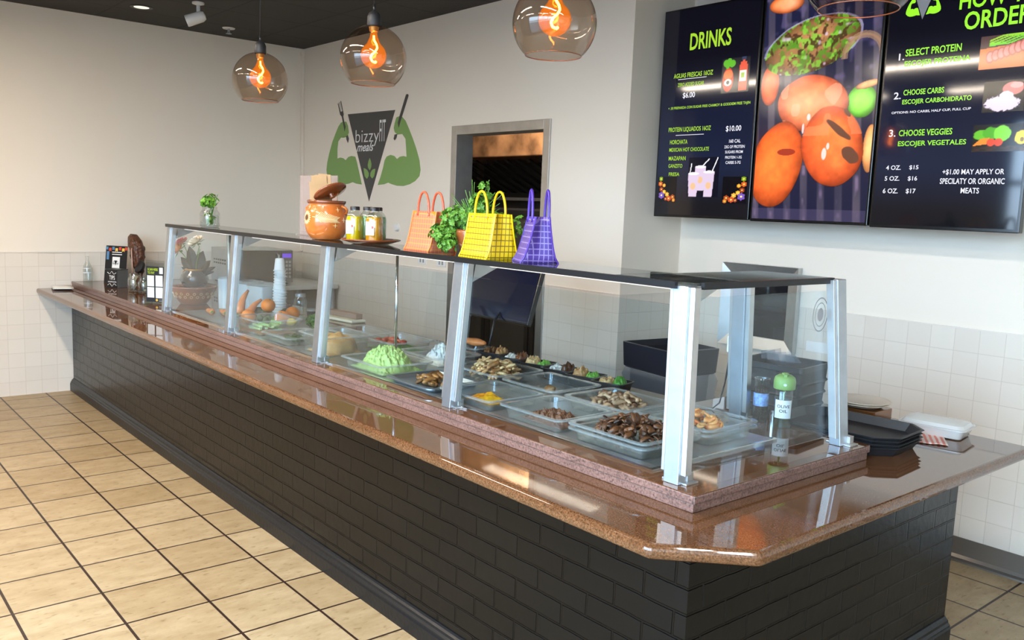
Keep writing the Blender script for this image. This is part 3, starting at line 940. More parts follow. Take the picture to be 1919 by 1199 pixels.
def post(xb, yb, xt, yt, zt, facing, corner=False, wide=0.054):
    """leaning box post; facing 'f' = front row, 's' = rear row of the end frame"""
    b = MB()
    w, d = wide / 2, 0.021
    if facing == 's':
        w, d = 0.021, wide / 2
    f = lambda x, y, z: [(x - w, y - d, z), (x + w, y - d, z), (x + w, y + d, z), (x - w, y + d, z)]
    b.hexa(f(xb, yb, 0.0), f(xt, yt, zt))
    p = b.build('post', M['steel'], sg, bevel=0.002)
    # side channels that grip the panes
    for s in (-1, 1):
        if facing == 's' and s == 1:
            continue
        c = MB()
        if facing == 'f':
            g = lambda x, y, z: [(x + s * (w + 0.009) - 0.009, y - 0.012, z), (x + s * (w + 0.009) + 0.009, y - 0.012, z), (x + s * (w + 0.009) + 0.009, y + 0.016, z), (x + s * (w + 0.009) - 0.009, y + 0.016, z)]
        else:
            g = lambda x, y, z: [(x - 0.012, y - d - 0.018, z), (x + 0.016, y - d - 0.018, z), (x + 0.016, y - d, z), (x - 0.012, y - d, z)]
        t0 = 0.05
        mx = lambda t: (xb + (xt - xb) * t, yb + (yt - yb) * t, zt * t)
        c.hexa(g(*mx(t0)), g(*mx(0.995)))
        c.build('glazing_channel', M['steel_soft'], p, bevel=0.001)
    c = MB()
    c.box(xb - 0.045, xb + 0.045, yb - 0.005, yb + 0.05, 0.0, 0.006)
    c.box(xb - 0.03, xb + 0.03, yb + 0.018, yb + 0.045, 0.006, 0.03)
    c.build('foot_bracket', M['steel_soft'], p, bevel=0.001)
    c = MB()
    c.cyl((xt + 0.0, yt + d + 0.001, zt - 0.06), (xt, yt + d + 0.007, zt - 0.06), 0.006)
    c.build('screw', M['chrome'], p)
    return p


YB, YT = 0.052, 0.098
for i, x in enumerate(px_[:4]):
    post(x, YB, x, YT, GZ, 'f')
post(6.556, 0.054, 6.512, 0.10, GZ, 'f', True)
post(6.60, 0.880, 6.556, 0.850, GZ + 0.006, 's')
post(6.165, 0.905, 6.165, 0.872, GZ - 0.02, 'f')
# panes
zpb, zpt = 0.028, 0.505
yy = lambda z: YB + 0.004 + (YT - YB) * z / GZ
for a, c in zip(px_, px_[1:]):
    x0, x1 = a + 0.031, c - 0.031
    if c > 6.5:
        x1 = 6.50
    b = MB()
    b.hexa([(x0, yy(zpb) - .002, zpb), (x1, yy(zpb) - .002, zpb), (x1, yy(zpb) + .002, zpb), (x0, yy(zpb) + .002, zpb)],
           [(x0, yy(zpt) - .002, zpt), (x1 - (0.03 if c > 6.5 else 0), yy(zpt) - .002, zpt), (x1 - (0.03 if c > 6.5 else 0), yy(zpt) + .002, zpt), (x0, yy(zpt) + .002, zpt)])
    b.build('glass_pane', M['glass'], sg)
xs = lambda z: 6.580 - 0.044 * z / GZ
b = MB()
zt2 = 0.53
b.hexa([(xs(zpb) - .002, 0.085, zpb), (xs(zpb) + .002, 0.085, zpb), (xs(zpb) + .002, 0.846, zpb), (xs(zpb) - .002, 0.846, zpb)],
       [(xs(zt2) - .002, 0.13, zt2), (xs(zt2) + .002, 0.13, zt2), (xs(zt2) + .002, 0.815, zt2), (xs(zt2) - .002, 0.815, zt2)])
b.build('glass_pane', M['glass'], sg)
b = MB()
b.hexa([(6.215, 0.893, 0.05), (6.57, 0.886, 0.05), (6.57, 0.890, 0.05), (6.215, 0.897, 0.05)], [(6.215, 0.870, 0.45), (6.54, 0.864, 0.45), (6.54, 0.868, 0.45), (6.215, 0.874, 0.45)])
# round inspection sticker on the end pane
b.bm.clear()
b.bm.free()
b = MB()
mt_ = Matrix.Translation((6.551, 0.775, 0.452)) @ Matrix.Rotation(R(90), 4, 'Y')
for r0, r1 in ((0.043, 0.047), (0.030, 0.033), (0.0, 0.018)):
    for i in range(32):
        a0, a1 = 2 * math.pi * i / 32, 2 * math.pi * (i + 1) / 32
        pts = [(r1 * math.cos(a0), r1 * math.sin(a0)), (r1 * math.cos(a1), r1 * math.sin(a1)), (r0 * math.cos(a1), r0 * math.sin(a1)), (r0 * math.cos(a0), r0 * math.sin(a0))]
        if r0 == 0: pts = pts[:3]
        b.face([mt_ @ Vector((p[0] * 1.25, p[1], 0)) for p in pts])
st = b.build('round_sticker', M['greyprint'], sg)
# top shelf: glass on a dark angle, light tube under its front edge
ZT = GZ + 0.001
b = MB(); b.box(2.20, 6.235, 0.082, 0.375, ZT, ZT + 0.008); b.build('shelf_glass', M['shelf_glass'], sg)
b = MB(); b.box(6.245, 6.545, 0.11, 0.858, ZT, ZT + 0.008); b.build('shelf_glass', M['shelf_glass'], sg)
b = MB(); b.box(6.205, 6.275, 0.105, 0.375, ZT - 0.004, ZT); b.build('shelf_joint', M['steel'], sg)
b = MB()
b.box(2.20, 6.50, 0.066, 0.080, ZT - 0.010, ZT + 0.0095)
b.box(2.20, 6.48, 0.080, 0.11, ZT - 0.008, ZT - 0.004)
b.build('front_angle', M['steel_dark'], sg)
b = MB()
b.box(6.548, 6.560, 0.125, 0.83, ZT - 0.010, ZT + 0.0095)
b.build('end_angle', M['steel_dark'], sg)
for x in px_[:4] + [6.47]:
    b = MB()
    s = 1 if x < 6 else -1
    b.hexa([(x - 0.028, 0.13, ZT - 0.035), (x + 0.028, 0.13, ZT - 0.035), (x + 0.028, 0.135, ZT - 0.004), (x - 0.028, 0.135, ZT - 0.004)],
           [(x - 0.028, 0.12, ZT - 0.085), (x + 0.028, 0.12, ZT - 0.085), (x + 0.028, 0.30, ZT - 0.006), (x - 0.028, 0.30, ZT - 0.006)])
    b.build('shelf_bracket', M['steel_soft'], sg, bevel=0.001)
for a, c in zip(px_, px_[1:]):
    b = MB(); b.cyl((a + 0.10, 0.15, ZT - 0.014), (c - 0.10, 0.15, ZT - 0.014), 0.008)
    b.build('light_tube', M['led_strip'], sg, smooth=True)
for x in (2.57, 4.592):
    b = MB(); b.cyl((x, 0.35, 0.0), (x, 0.35, ZT - 0.002), 0.007 if x > 3 else 0.014)
    b.build('rear_rod', M['chrome'] if x > 3 else M['steel'], sg, smooth=True)

# white hanging switch cord
b = MB()
pts = [(6.118, 0.90, 1.512), (6.118, 0.899, 1.46), (6.107, 0.90, 1.386), (6.093, 0.90, 1.29), (6.088, 0.90, 1.255)]
cord = thing('switch_cord', 'white cord with inline switch hanging by the rear inner post', 'cord', (6.088, 0.94, 0.953))
L0 = Vector((6.088, 0.94, 0.953))
b.tube([Vector(p) - L0 + Vector((0, 0.035, 0)) for p in pts], 0.0035)
b.build('white_lead', M['white'], cord, smooth=True)
b = MB(); b.box(-0.011, 0.011, -0.016, 0.006, 0.24, 0.305); b.build('inline_switch', M['white'], cord, bevel=0.005)
b = MB(); b.tube([Vector(p) - L0 + Vector((0, 0.035, 0)) for p in ((6.088, 0.90, 1.20), (6.088, 0.90, 1.165), (6.074, 0.90, 1.066), (6.055, 0.90, 0.985), (6.03, 0.89, 0.957), (5.98, 0.87, 0.957))], [0.007, 0.005, 0.003, 0.003, 0.003, 0.003])
b.build('black_lead', M['black'], cord, smooth=True)

# =================================================================== ON THE WALLS
# painted wall emblem: each piece a thin painted shape on the wall
YW = 2.15
TRI = [(0.894, 2.513), (1.696, 2.504), (1.295, 1.73)]
RA = [(1.718, 2.441), (1.77, 2.45), (1.809, 2.44), (1.859, 2.407), (1.91, 2.344), (1.97, 2.263), (2.029, 2.175), (2.08, 2.079), (2.099, 2.001), (2.086, 1.95), (2.025, 1.91), (1.946, 1.884), (1.849, 1.868), (1.75, 1.87), (1.665, 1.883), (1.609, 1.896), (1.544, 1.882), (1.438, 1.875), (1.48, 1.942), (1.521, 2.024), (1.545, 2.088), (1.578, 2.119), (1.638, 2.131), (1.698, 2.121), (1.741, 2.094), (1.782, 2.112), (1.839, 2.118), (1.888, 2.11), (1.876, 2.197), (1.866, 2.258), (1.815, 2.3), (1.749, 2.298), (1.698, 2.318), (1.68, 2.354), (1.695, 2.398)]
LA = [(0.767, 2.443), (0.82, 2.452), (0.866, 2.447), (0.897, 2.412), (0.918, 2.349), (0.89, 2.312), (0.821, 2.304), (0.771, 2.308), (0.721, 2.274), (0.707, 2.2), (0.709, 2.116), (0.765, 2.125), (0.816, 2.119), (0.866, 2.099), (0.915, 2.127), (0.973, 2.136), (1.041, 2.127), (1.071, 2.077), (1.112, 1.99), (1.163, 1.878), (1.068, 1.885), (1.0, 1.899), (0.932, 1.885), (0.813, 1.874), (0.701, 1.876), (0.586, 1.913), (0.51, 1.974), (0.499, 2.014), (0.514, 2.085), (0.548, 2.164), (0.608, 2.272), (0.668, 2.349), (0.717, 2.406)]
emb = thing('wall_emblem', 'painted emblem of green flexed arms beside a charcoal triangle on the back wall', 'wall painting', (1.295, YW, 1.73))


def flat(poly, name, material, y=-0.002, t=0.0018):
    b = MB()
    b.prism([(x - 1.295, z - 1.73) for x, z in poly], y, y + t, 'y')
    return b.build(name, material, emb)


flat(TRI, 'triangle', M['logo_grey'])
flat(RA, 'arm', M['logo_green'])
flat(LA, 'arm', M['logo_green'])
flat([(0.708, 2.619), (0.767, 2.641), (0.819, 2.517), (0.811, 2.499), (0.831, 2.449), (0.858, 2.405), (0.841, 2.362), (0.824, 2.406), (0.8, 2.46), (0.785, 2.498), (0.755, 2.516)], 'fork', M['logo_grey'], -0.004)
b = MB()
for i in range(3):
    t = (i + 1) / 4
    a0 = Vector((0.708 + 0.059 * t, 2.619 + 0.022 * t)); a1 = Vector((0.765 + 0.036 * t, 2.54 + 0.008 * t))
    b.prism([(a0.x - 0.004 - 1.295, a0.y + 0.004 - 1.73), (a0.x + 0.004 - 1.295, a0.y + 0.004 - 1.73), (a1.x + 0.004 - 1.295, a1.y - 1.73), (a1.x - 0.004 - 1.295, a1.y - 1.73)], -0.0055, -0.0045, 'y')
b.build('fork_gaps', M['wall'], emb)
flat([(0.87, 2.314), (0.905, 2.325), (0.922, 2.291), (0.907, 2.255), (0.881, 2.283)], 'fork_end', M['logo_grey'], -0.004)
flat([(1.859, 2.616), (1.874, 2.623), (1.892, 2.62), (1.899, 2.609), (1.803, 2.436), (1.778, 2.394), (1.76, 2.355), (1.745, 2.395), (1.768, 2.447)], 'knife', M['logo_grey'], -0.004)
flat([(1.699, 2.3), (1.741, 2.303), (1.725, 2.268), (1.701, 2.251), (1.684, 2.265)], 'knife_tip', M['logo_grey'], -0.004)
for L in ([(1.298, 2.111), (1.316, 2.09), (1.33, 2.06), (1.327, 2.03), (1.304, 2.003), (1.273, 2.026), (1.266, 2.05), (1.278, 2.085)], [(1.196, 2.023), (1.23, 2.018), (1.262, 2.003), (1.286, 1.98), (1.287, 1.952), (1.255, 1.928), (1.217, 1.952), (1.203, 1.99)], [(1.397, 2.016), (1.36, 2.013), (1.334, 2.0), (1.315, 1.98), (1.313, 1.952), (1.346, 1.931), (1.378, 1.951), (1.391, 1.984)]):
    flat(L, 'leaf', M['logo_green'], -0.004)
b = MB()
b.text('bizzy', 1.047 - 1.295, 2.215 - 1.73, 1.447 - 1.295, 2.363 - 1.73, -0.0045, bold=-0.012)
b.text('FIT', 1.456 - 1.295, 2.25 - 1.73, 1.556 - 1.295, 2.433 - 1.73, -0.0045)
b.text('meals', 1.069 - 1.295, 2.171 - 1.73, 1.365 - 1.295, 2.25 - 1.73, -0.0046, bold=0.012, shear=0.45)
b.build('lettering', M['white_paint'], emb, recalc=False)

b = MB(); b.lathe([(0.0, -0.022), (0.026, -0.022), (0.033, -0.016), (0.035, 0.0)], 28, mtx=Matrix.Rotation(R(-90), 4, 'X'))
o = b.build('wall_disc', M['white'], smooth='auto', loc=(1.771, 2.15, 1.519), rot=(0, 0, 0))
for v in o.data.vertices: v.co.y = -abs(v.co.y)
tag(o, 'small round white disc on the back wall right of the bottles', 'wall sensor')
b = MB(); b.box(0.004, 0.026, 2.122, 2.147, 1.21, 3.12); b.box(0.002, 0.03, 2.116, 2.148, 3.12, 3.185)
o = b.build('cable_cover', M['white']); tag(o, 'thin white cable cover running up the corner of the room', 'cable cover')
o.data.materials[0] = M['wall']
for i, (x, z) in enumerate(((2.16, 1.262), (2.43, 1.262))):
    t = thing('wall_outlet', 'white wall outlet plate %s' % ('nearer the kitchen doorway' if i else 'left of the other outlet below the shelf'), 'outlet', (x, 2.15, z))
    b = MB(); b.box(-0.06, 0.06, -0.006, -0.0005, -0.028, 0.028); b.build('plate', M['white'], t, bevel=0.002)
    for sx in (-0.021, 0.021):
        b = MB(); b.box(sx - 0.009, sx + 0.009, -0.008, -0.006, -0.014, 0.014); b.build('socket', M['grey'], t)

# steel framed pass window on the right wall
t = thing('pass_window', 'small steel framed window with dark glass on the right wall', 'window', (5.03, 2.71, 0.92))
b = MB()
x0, x1, z0, z1, f, dp = -0.272, 0.266, 0.0, 0.515, 0.072, -0.045
for q in ([(x0, z0), (x1, z0), (x1 - f, z0 + f), (x0 + f, z0 + f)], [(x1, z0), (x1, z1), (x1 - f, z1 - f), (x1 - f, z0 + f)], [(x1, z1), (x0, z1), (x0 + f, z1 - f), (x1 - f, z1 - f)], [(x0, z1), (x0, z0), (x0 + f, z0 + f), (x0 + f, z1 - f)]):
    b.hexa([(q[0][0], -0.001, q[0][1]), (q[1][0], -0.001, q[1][1]), (q[2][0], -0.001, q[2][1]), (q[3][0], -0.001, q[3][1])], [(q[0][0], dp, q[0][1]), (q[1][0], dp, q[1][1]), (q[2][0], dp + 0.02, q[2][1]), (q[3][0], dp + 0.02, q[3][1])])
b.build('frame', M['steel_soft'], t)
b = MB(); b.box(x0 + f, x1 - f, -0.012, -0.004, z0 + f, z1 - f); b.build('pane', M['pane_dark'], t)
b = MB(); b.box(5.36, 5.50, 2.7065, 2.7095, 0.955, 1.015); tag(b.build('wall_notice', M['paper']), 'small white paper notice on the tiles right of the pass window', 'notice')

# =================================================================== THE THREE SCREENS
def screen(x0, x1, zb, ztop, label):
    w, h = x1 - x0, ztop - zb
    t = thing('menu_screen', label, 'screen', (x0, 2.36, zb), 0, 'portrait menu screens')
    b = MB(); b.box(0, w, 0.0, 0.045, 0, h); b.build('case', M['tv_black'], t, bevel=0.004)
    b = MB(); b.box(0.012, w - 0.012, -0.0015, -0.0005, 0.016, h - 0.012); p = b.build('panel', M['scr_panel'], t)
    b = MB(); b.box(w / 2 - 0.18, w / 2 + 0.18, 0.046, 0.06, h / 2 - 0.2, h / 2 + 0.2); b.box(w / 2 - 0.05, w / 2 + 0.05, 0.06, 0.349, h / 2 - 0.08, h / 2 + 0.08)
    b.build('wall_mount', M['black'], t)
    return t, w, h


def panel_mat():
    mt, n, l, b = new_mat('navy_screen_panel')
    setp(b, col=(0.002, 0.002, 0.003), rough=0.06, es=1.0)
    tc = n.new('ShaderNodeTexCoord'); s = n.new('ShaderNodeSeparateXYZ'); l.new(tc.outputs['Object'], s.inputs[0])
    r = n.new('ShaderNodeValToRGB'); e = r.color_ramp.elements
    e[0].position, e[0].color = 0.08, (0.004, 0.004, 0.006, 1)
    e[1].position, e[1].color = 0.95, (0.002, 0.002, 0.005, 1)
    x = e.new(0.3); x.color = (0.006, 0.010, 0.028, 1)
    x = e.new(0.62); x.color = (0.005, 0.007, 0.020, 1)
    l.new(s.outputs[2], r.inputs[0]); l.new(r.outputs[0], b.inputs['Emission Color'])
    return mt


M['scr_panel'] = panel_mat()


def lines(t, x0, zb, rows, material, name, bold=0.0):
    for r in rows:
        b = MB()
        b.text(r[0], r[1] - x0, r[2] - zb, r[3] - x0, r[4] - zb, -0.0022, bold=bold)
        b.build(name, material, t, recalc=False)


ell = lambda u, v, cx, cy, rx, ry: ((u - cx) / rx) ** 2 + ((v - cy) / ry) ** 2


def blend(c, mask, col):
    m_ = np.clip(mask, 0, 1)[..., None]
    return c * (1 - m_) + np.array(col) / 255.0 * m_


soft = lambda d, k=8: np.clip((1 - d) * k, 0, 1)

# drinks board
t, w, h = screen(4.428, 5.134, 1.704, 2.954, 'dark blue drinks menu screen, leftmost of the three wall screens')
SX, SZ = 4.428, 1.704
lines(t, SX, SZ, [('DRINKS', 4.637, 2.70, 4.935, 2.80)], M['scr_green'], 'green_heading', 0.02)
lines(t, SX, SZ, [('AGUAS FRESCAS 16OZ', 4.527, 2.544, 4.821, 2.572), ('ZERO ADDED SUGAR', 4.562, 2.492, 4.76, 2.514),
                  ('+ .50 PREPARDA CON SUGAR FREE CHAMOY & GODDIEM FREE TAJIN', 4.499, 2.354, 5.095, 2.374), ('PROTEIN LIQUADOS 16OZ', 4.512, 2.218, 4.832, 2.25),
                  ('HORCHATA', 4.528, 2.148, 4.664, 2.174), ('MEXICAN HOT CHOCOLATE', 4.527, 2.103, 4.828, 2.126), ('MAZAPAN', 4.526, 2.05, 4.658, 2.075), ('GANZITO', 4.527, 2.005, 4.636, 2.028), ('FRESA', 4.534, 1.955, 4.617, 1.977)], M['scr_green'], 'green_text', 0.012)
lines(t, SX, SZ, [('$6.00', 4.606, 2.418, 4.698, 2.455), ('$10.00', 4.94, 2.206, 5.046, 2.242), ('160 CAL', 4.969, 2.144, 5.048, 2.164), ('23G OF PROTEIN', 4.938, 2.113, 5.078, 2.13),
                  ('SUGARS FROM', 4.946, 2.084, 5.068, 2.10), ('PROTEIN 1-3G', 4.949, 2.053, 5.063, 2.069), ('CARBS 5-7G', 4.954, 2.023, 5.058, 2.04)], M['scr_white'], 'white_text', 0.012)
b = MB(); b.box(4.562 - SX, 4.776 - SX, -0.0022, -0.0018, 2.534 - SZ, 2.537 - SZ); b.build('underline', M['scr_white'], t); b = MB(); b.box(4.57 - SX, 4.783 - SX, -0.0022, -0.0018, 2.200 - SZ, 2.203 - SZ); b.build('underline', M['scr_white'], t)


def p_drinks(u, v):
    c = np.zeros(u.shape + (3,)) + np.array((6, 8, 22)) / 255
    c = blend(c, soft(ell(u, v, 0.24, 0.38, 0.2, 0.36)), (190, 50, 30))
    c = blend(c, soft(ell(u, v, 0.24, 0.52, 0.17, 0.15)) * 0.8, (232, 120, 60))
    for cx, cy, a in ((0.14, 0.86, 0.10), (0.26, 0.90, 0.09), (0.36, 0.84, 0.13), (0.2, 0.8, 0.08)):
        c = blend(c, soft(ell(u, v, cx, cy, a, 0.11)), (80, 160, 30))
    c = blend(c, soft(ell(u, v, 0.24, 0.3, 0.14, 0.10)), (220, 220, 210))
    c = blend(c, soft(ell(u, v, 0.24, 0.3, 0.06, 0.06)), (40, 50, 50))
    bx = (np.abs(u - 0.78) < 0.15 - 0.04 * (v > 0.78) - 0.06 * (v > 0.86)) & (v > 0.04) & (v < 0.92)
    c = blend(c, bx * 1.0, (200, 74, 50))
    c = blend(c, ((np.abs(u - 0.77) < 0.12) & (v > 0.3) & (v < 0.62)) * 1.0, (216, 214, 200))
    c = blend(c, ((np.abs(u - 0.77) < 0.06) & (v > 0.4) & (v < 0.55)) * 1.0, (140, 170, 60))
    c = blend(c, ((np.abs(u - 0.78) < 0.075) & (v > 0.91)) * 1.0, (40, 50, 80))
    return c


def p_cups(u, v):
    c = np.zeros(u.shape + (3,)) + np.array((6, 9, 26)) / 255
    for cx, cy, hh in ((0.40, 0.46, 0.30), (0.18, 0.30, 0.29), (0.68, 0.32, 0.31)):
        wd = 0.13 + 0.05 * (v - (cy - hh)) / (2 * hh)
        c = blend(c, ((np.abs(u - cx) < wd) & (np.abs(v - cy) < hh)) * 1.0, (196, 178, 200))
        c = blend(c, soft(ell(u, v, cx, cy + hh, 0.185, 0.035)), (232, 220, 232))
        c = blend(c, soft(ell(u, v, cx, cy - 0.03, 0.09, 0.09)), (214, 170, 130))
    for x0, y0, x1, y1 in ((0.10, 0.84, 0.06, 0.58), (0.46, 0.78, 0.66, 0.95), (0.78, 0.64, 0.94, 0.98)):
        tt = np.clip(((u - x0) * (x1 - x0) + (v - y0) * (y1 - y0)) / ((x1 - x0) ** 2 + (y1 - y0) ** 2), 0, 1)
        d = np.hypot(u - x0 - tt * (x1 - x0), v - y0 - tt * (y1 - y0))
        c = blend(c, (d < 0.014) * 1.0, (230, 230, 236))
    return c


def p_flowers(flip):
    def f(u, v):
        if flip: u = 1 - u
        c = np.zeros(u.shape + (3,)) + np.array((5, 6, 14)) / 255
        for cx, cy, r_, k in ((0.16, 0.92, 0.10, (120, 150, 30)), (0.14, 0.72, 0.11, (200, 90, 30)), (0.34, 0.66, 0.08, (220, 150, 40)), (0.20, 0.5, 0.10, (150, 60, 30)), (0.36, 0.40, 0.09, (230, 170, 50)), (0.22, 0.26, 0.15, (110, 80, 170)), (0.52, 0.3, 0.10, (220, 160, 60)), (0.62, 0.14, 0.12, (190, 80, 40)), (0.82, 0.2, 0.11, (160, 70, 30)), (0.88, 0.08, 0.08, (200, 120, 40)), (0.45, 0.12, 0.08, (140, 60, 40))):
            d = ell(u, v, cx, cy, r_, r_ * 0.9)
            an = np.arctan2(v - cy, u - cx)
            c = blend(c, soft(d * (1 + 0.25 * np.cos(6 * an)), 6), k)
            c = blend(c, soft(d * 12), (250, 220, 120))
        return c
    return f


picture('drinks_picture', 4.885 - SX, 2.43 - SZ, 5.075 - SX, 2.625 - SZ, -0.002, 60, 62, p_drinks, t, M['scr_img'])
picture('cups_picture', 4.685 - SX, 1.83 - SZ, 4.912 - SX, 2.065 - SZ, -0.002, 70, 72, p_cups, t, M['scr_img'])
picture('flower_picture', 4.452 - SX, 1.796 - SZ, 4.60 - SX, 1.95 - SZ, -0.002, 60, 60, p_flowers(False), t, M['scr_img'])
picture('flower_picture', 4.944 - SX, 1.796 - SZ, 5.116 - SX, 1.95 - SZ, -0.002, 60, 60, p_flowers(True), t, M['scr_img'])

# grill photograph
t, w, h = screen(5.146, 5.850, 1.700, 2.950, 'screen filled with a close photograph of grilled tomatoes, middle of the three')
GX, GZ_ = 5.146, 1.700


def p_grill(u, v):
    x, z = GX + u * 0.704, GZ_ + v * 1.25
    n1, n2, n3 = vnoise(x, z, 9, 1), vnoise(x, z, 26, 2), vnoise(x, z, 60, 3)
    c = np.zeros(u.shape + (3,)) + np.array((24, 26, 52)) / 255
    bars = np.sin((x + 0.08 * (z - 1.7)) * 2 * np.pi / 0.105)
    c = blend(c, np.clip(bars * 2, 0, 1) * (0.35 + 0.5 * n1), (88, 80, 92))
    c = blend(c, np.clip(bars * 3 - 2, 0, 1) * (z < 2.0) * np.clip(n2 * 2 - 0.9, 0, 1) * 0.7, (140, 116, 150))
    c = blend(c, np.clip((n2 - 0.62) * 4, 0, 1) * (z > 2.4) * 0.6, (96, 84, 120))
    c = blend(c, (z < 1.76) * 0.4, (90, 80, 110))

    def body(cx, cz, rx, rz, tilt, base, hi):
        nonlocal c
        dx, dz = x - cx, z - cz
        a, s_ = math.cos(tilt), math.sin(tilt)
        d = ((dx * a + dz * s_) / rx) ** 2 + ((-dx * s_ + dz * a) / rz) ** 2
        d = d * (1 + 0.10 * (n1 - 0.5))
        c = blend(c, soft(d, 22), base)
        c = blend(c, soft(d, 1.2) * (0.4 + 0.6 * n1) * (d < 1), hi)
        rnd = np.clip(1.12 - 0.45 * d ** 2 + 0.10 * dz / rz - 0.06 * dx / rx + 0.18 * (n2 - 0.5) + 0.08 * (n3 - 0.5), 0.4, 1.2)
        c = np.where((d < 1)[..., None], c * rnd[..., None], c)
        return d
    body(5.277, 2.885, 0.11, 0.05, 0, (196, 90, 40), (230, 150, 110))
    body(5.207, 2.45, 0.06, 0.115, 0, (206, 78, 44), (232, 112, 70))
    body(5.841, 2.082, 0.040, 0.125, 0, (224, 140, 80), (236, 170, 110))
    d = body(5.45, 2.645, 0.30, 0.142, 0.22, (112, 76, 46), (160, 116, 76))
    ins = d < 1
    c = blend(c, ins * np.clip((0.55 * vnoise(x, z, 15, 4) + 0.3 * vnoise(x, z, 45, 17) + 0.15 * vnoise(x, z, 90, 18) - 0.47) * 12, 0, 1) * (0.55 + 0.4 * n2), (70, 132, 30))
    c = blend(c, ins * np.clip((0.5 * vnoise(x, z, 22, 7) + 0.35 * vnoise(x, z, 55, 19) + 0.15 * n3 - 0.56) * 12, 0, 1) * 0.8, (120, 186, 54))
    c = blend(c, ins * np.clip((0.6 * vnoise(x, z, 34, 5) + 0.4 * vnoise(x, z, 80, 20) - 0.58) * 10, 0, 1) * 0.8, (62, 36, 24))
    c = blend(c, ins * np.clip((vnoise(x, z, 26, 6) - 0.8) * 8, 0, 1) * 0.7, (200, 176, 206))
    rim = (np.abs(d - 1) < 0.05) * (z > 2.6)
    c = blend(c, rim * 0.6, (166, 160, 200))
    body(5.774, 2.327, 0.085, 0.088, 0, (78, 168, 32), (136, 216, 70))
    body(5.80, 2.41, 0.07, 0.02, 0.2, (196, 130, 90), (220, 160, 110))
    d = body(5.482, 2.330, 0.222, 0.155, -0.1, (222, 92, 52), (240, 140, 92))
    c = blend(c, (d < 1) * (vnoise(x, z, 13, 8) > 0.7) * 0.5, (238, 168, 140))
    d = body(5.285, 2.005, 0.165, 0.245, -0.25, (218, 84, 34), (242, 118, 52))
    c = blend(c, soft(ell(x, z, 5.345, 2.075, 0.06, 0.02)), (150, 50, 30))
    d = body(5.623, 2.10, 0.182, 0.215, 0.35, (222, 82, 36), (240, 116, 58))
    c = blend(c, (d < 1) * (z > 2.16) * (vnoise(x, z, 12, 9) > 0.5) * 0.5, (240, 140, 96))
    for cx, cz, rx, rz, tl in ((5.655, 2.185, 0.095, 0.022, -0.65), (5.735, 2.05, 0.062, 0.036, -0.7), (5.70, 2.27, 0.03, 0.012, -0.8)):
        a, s_ = math.cos(tl), math.sin(tl)
        dd = (((x - cx) * a + (z - cz) * s_) / rx) ** 2 + ((-(x - cx) * s_ + (z - cz) * a) / rz) ** 2
        c = blend(c, soft(dd * (0.8 + 0.5 * n2), 5), (98, 62, 46))
    for cx, cz, rx, rz in ((5.58, 2.06, 0.016, 0.035), (5.60, 2.10, 0.010, 0.02), (5.47, 2.26, 0.012, 0.02), (5.44, 2.20, 0.008, 0.03)):
        c = blend(c, soft(ell(x, z, cx, cz, rx, rz), 3) * 0.8, (246, 220, 226))
    for i, px in enumerate((5.24, 5.26)):
        dd = np.abs(np.hypot(x - 5.76, (z - 2.56)) - 0.10 - i * 0.012)
        c = blend(c, (dd < 0.012) * (z > 2.55) * 0.7, (150, 116, 90))
    return c


picture('grill_photograph', 0.012, 0.016, w - 0.012, h - 0.012, -0.002, 230, 400, p_grill, t, M['scr_img'])

# ordering board
t, w, h = screen(5.862, 6.566, 1.695, 2.945, 'black how to order menu screen with green steps, rightmost of the three')
OX, OZ = 5.862, 1.695
lines(t, OX, OZ, [('HOW TO', 6.205, 2.712, 6.547, 2.789), ('ORDER', 6.235, 2.616, 6.522, 2.698)], M['scr_lime'], 'green_heading', 0.02)
lines(t, OX, OZ, [('SELECT PROTEIN', 5.97, 2.526, 6.234, 2.56), ('ESCOJER PROTEINA', 5.97, 2.472, 6.278, 2.504), ('CHOOSE CARBS', 5.978, 2.34, 6.173, 2.367), ('ESCOJER CARBOHIDRATO', 5.976, 2.291, 6.302, 2.32),
                  ('CHOOSE VEGGIES', 5.974, 2.144, 6.23, 2.174), ('ESCOJER VEGETALES', 5.974, 2.089, 6.298, 2.12)], M['scr_lime'], 'green_text', 0.016)
lines(t, OX, OZ, [('1.', 5.938, 2.51, 5.965, 2.543), ('2.', 5.931, 2.324, 5.966, 2.358), ('3.', 5.924, 2.143, 5.957, 2.178), ('OPTIONS: NO CARBS, HALF CUP, FULL CUP', 5.927, 2.252, 6.304, 2.265), ('4 OZ.', 5.925, 1.981, 6.0, 2.003), ('$15', 6.042, 1.98, 6.087, 2.003),
                  ('5 OZ.', 5.923, 1.928, 5.998, 1.95), ('$16', 6.04, 1.926, 6.086, 1.95), ('6 OZ.', 5.919, 1.866, 5.996, 1.89), ('$17', 6.036, 1.864, 6.084, 1.89),
                  ('+$1.00 MAY APPLY OR', 6.204, 1.954, 6.478, 1.982), ('SPECILATY OR ORGANIC', 6.196, 1.913, 6.484, 1.94), ('MEATS', 6.296, 1.87, 6.378, 1.896)], M['scr_white'], 'white_text', 0.014)


def mini(poly, name, material, y):
    b = MB()
    k = 0.168 / 1.6
    b.prism([(5.952 + (x - 0.499) * k - OX, 2.712 + (z - 1.865) * k * 1.35 - OZ) for x, z in poly], y, y + 0.0004, 'y')
    b.build(name, material, t)


mini(LA, 'emblem_arm', M['scr_lime'], -0.0022)
mini(RA, 'emblem_arm', M['scr_lime'], -0.0022)
mini(TRI, 'emblem_triangle', M['greyprint'], -0.0022)


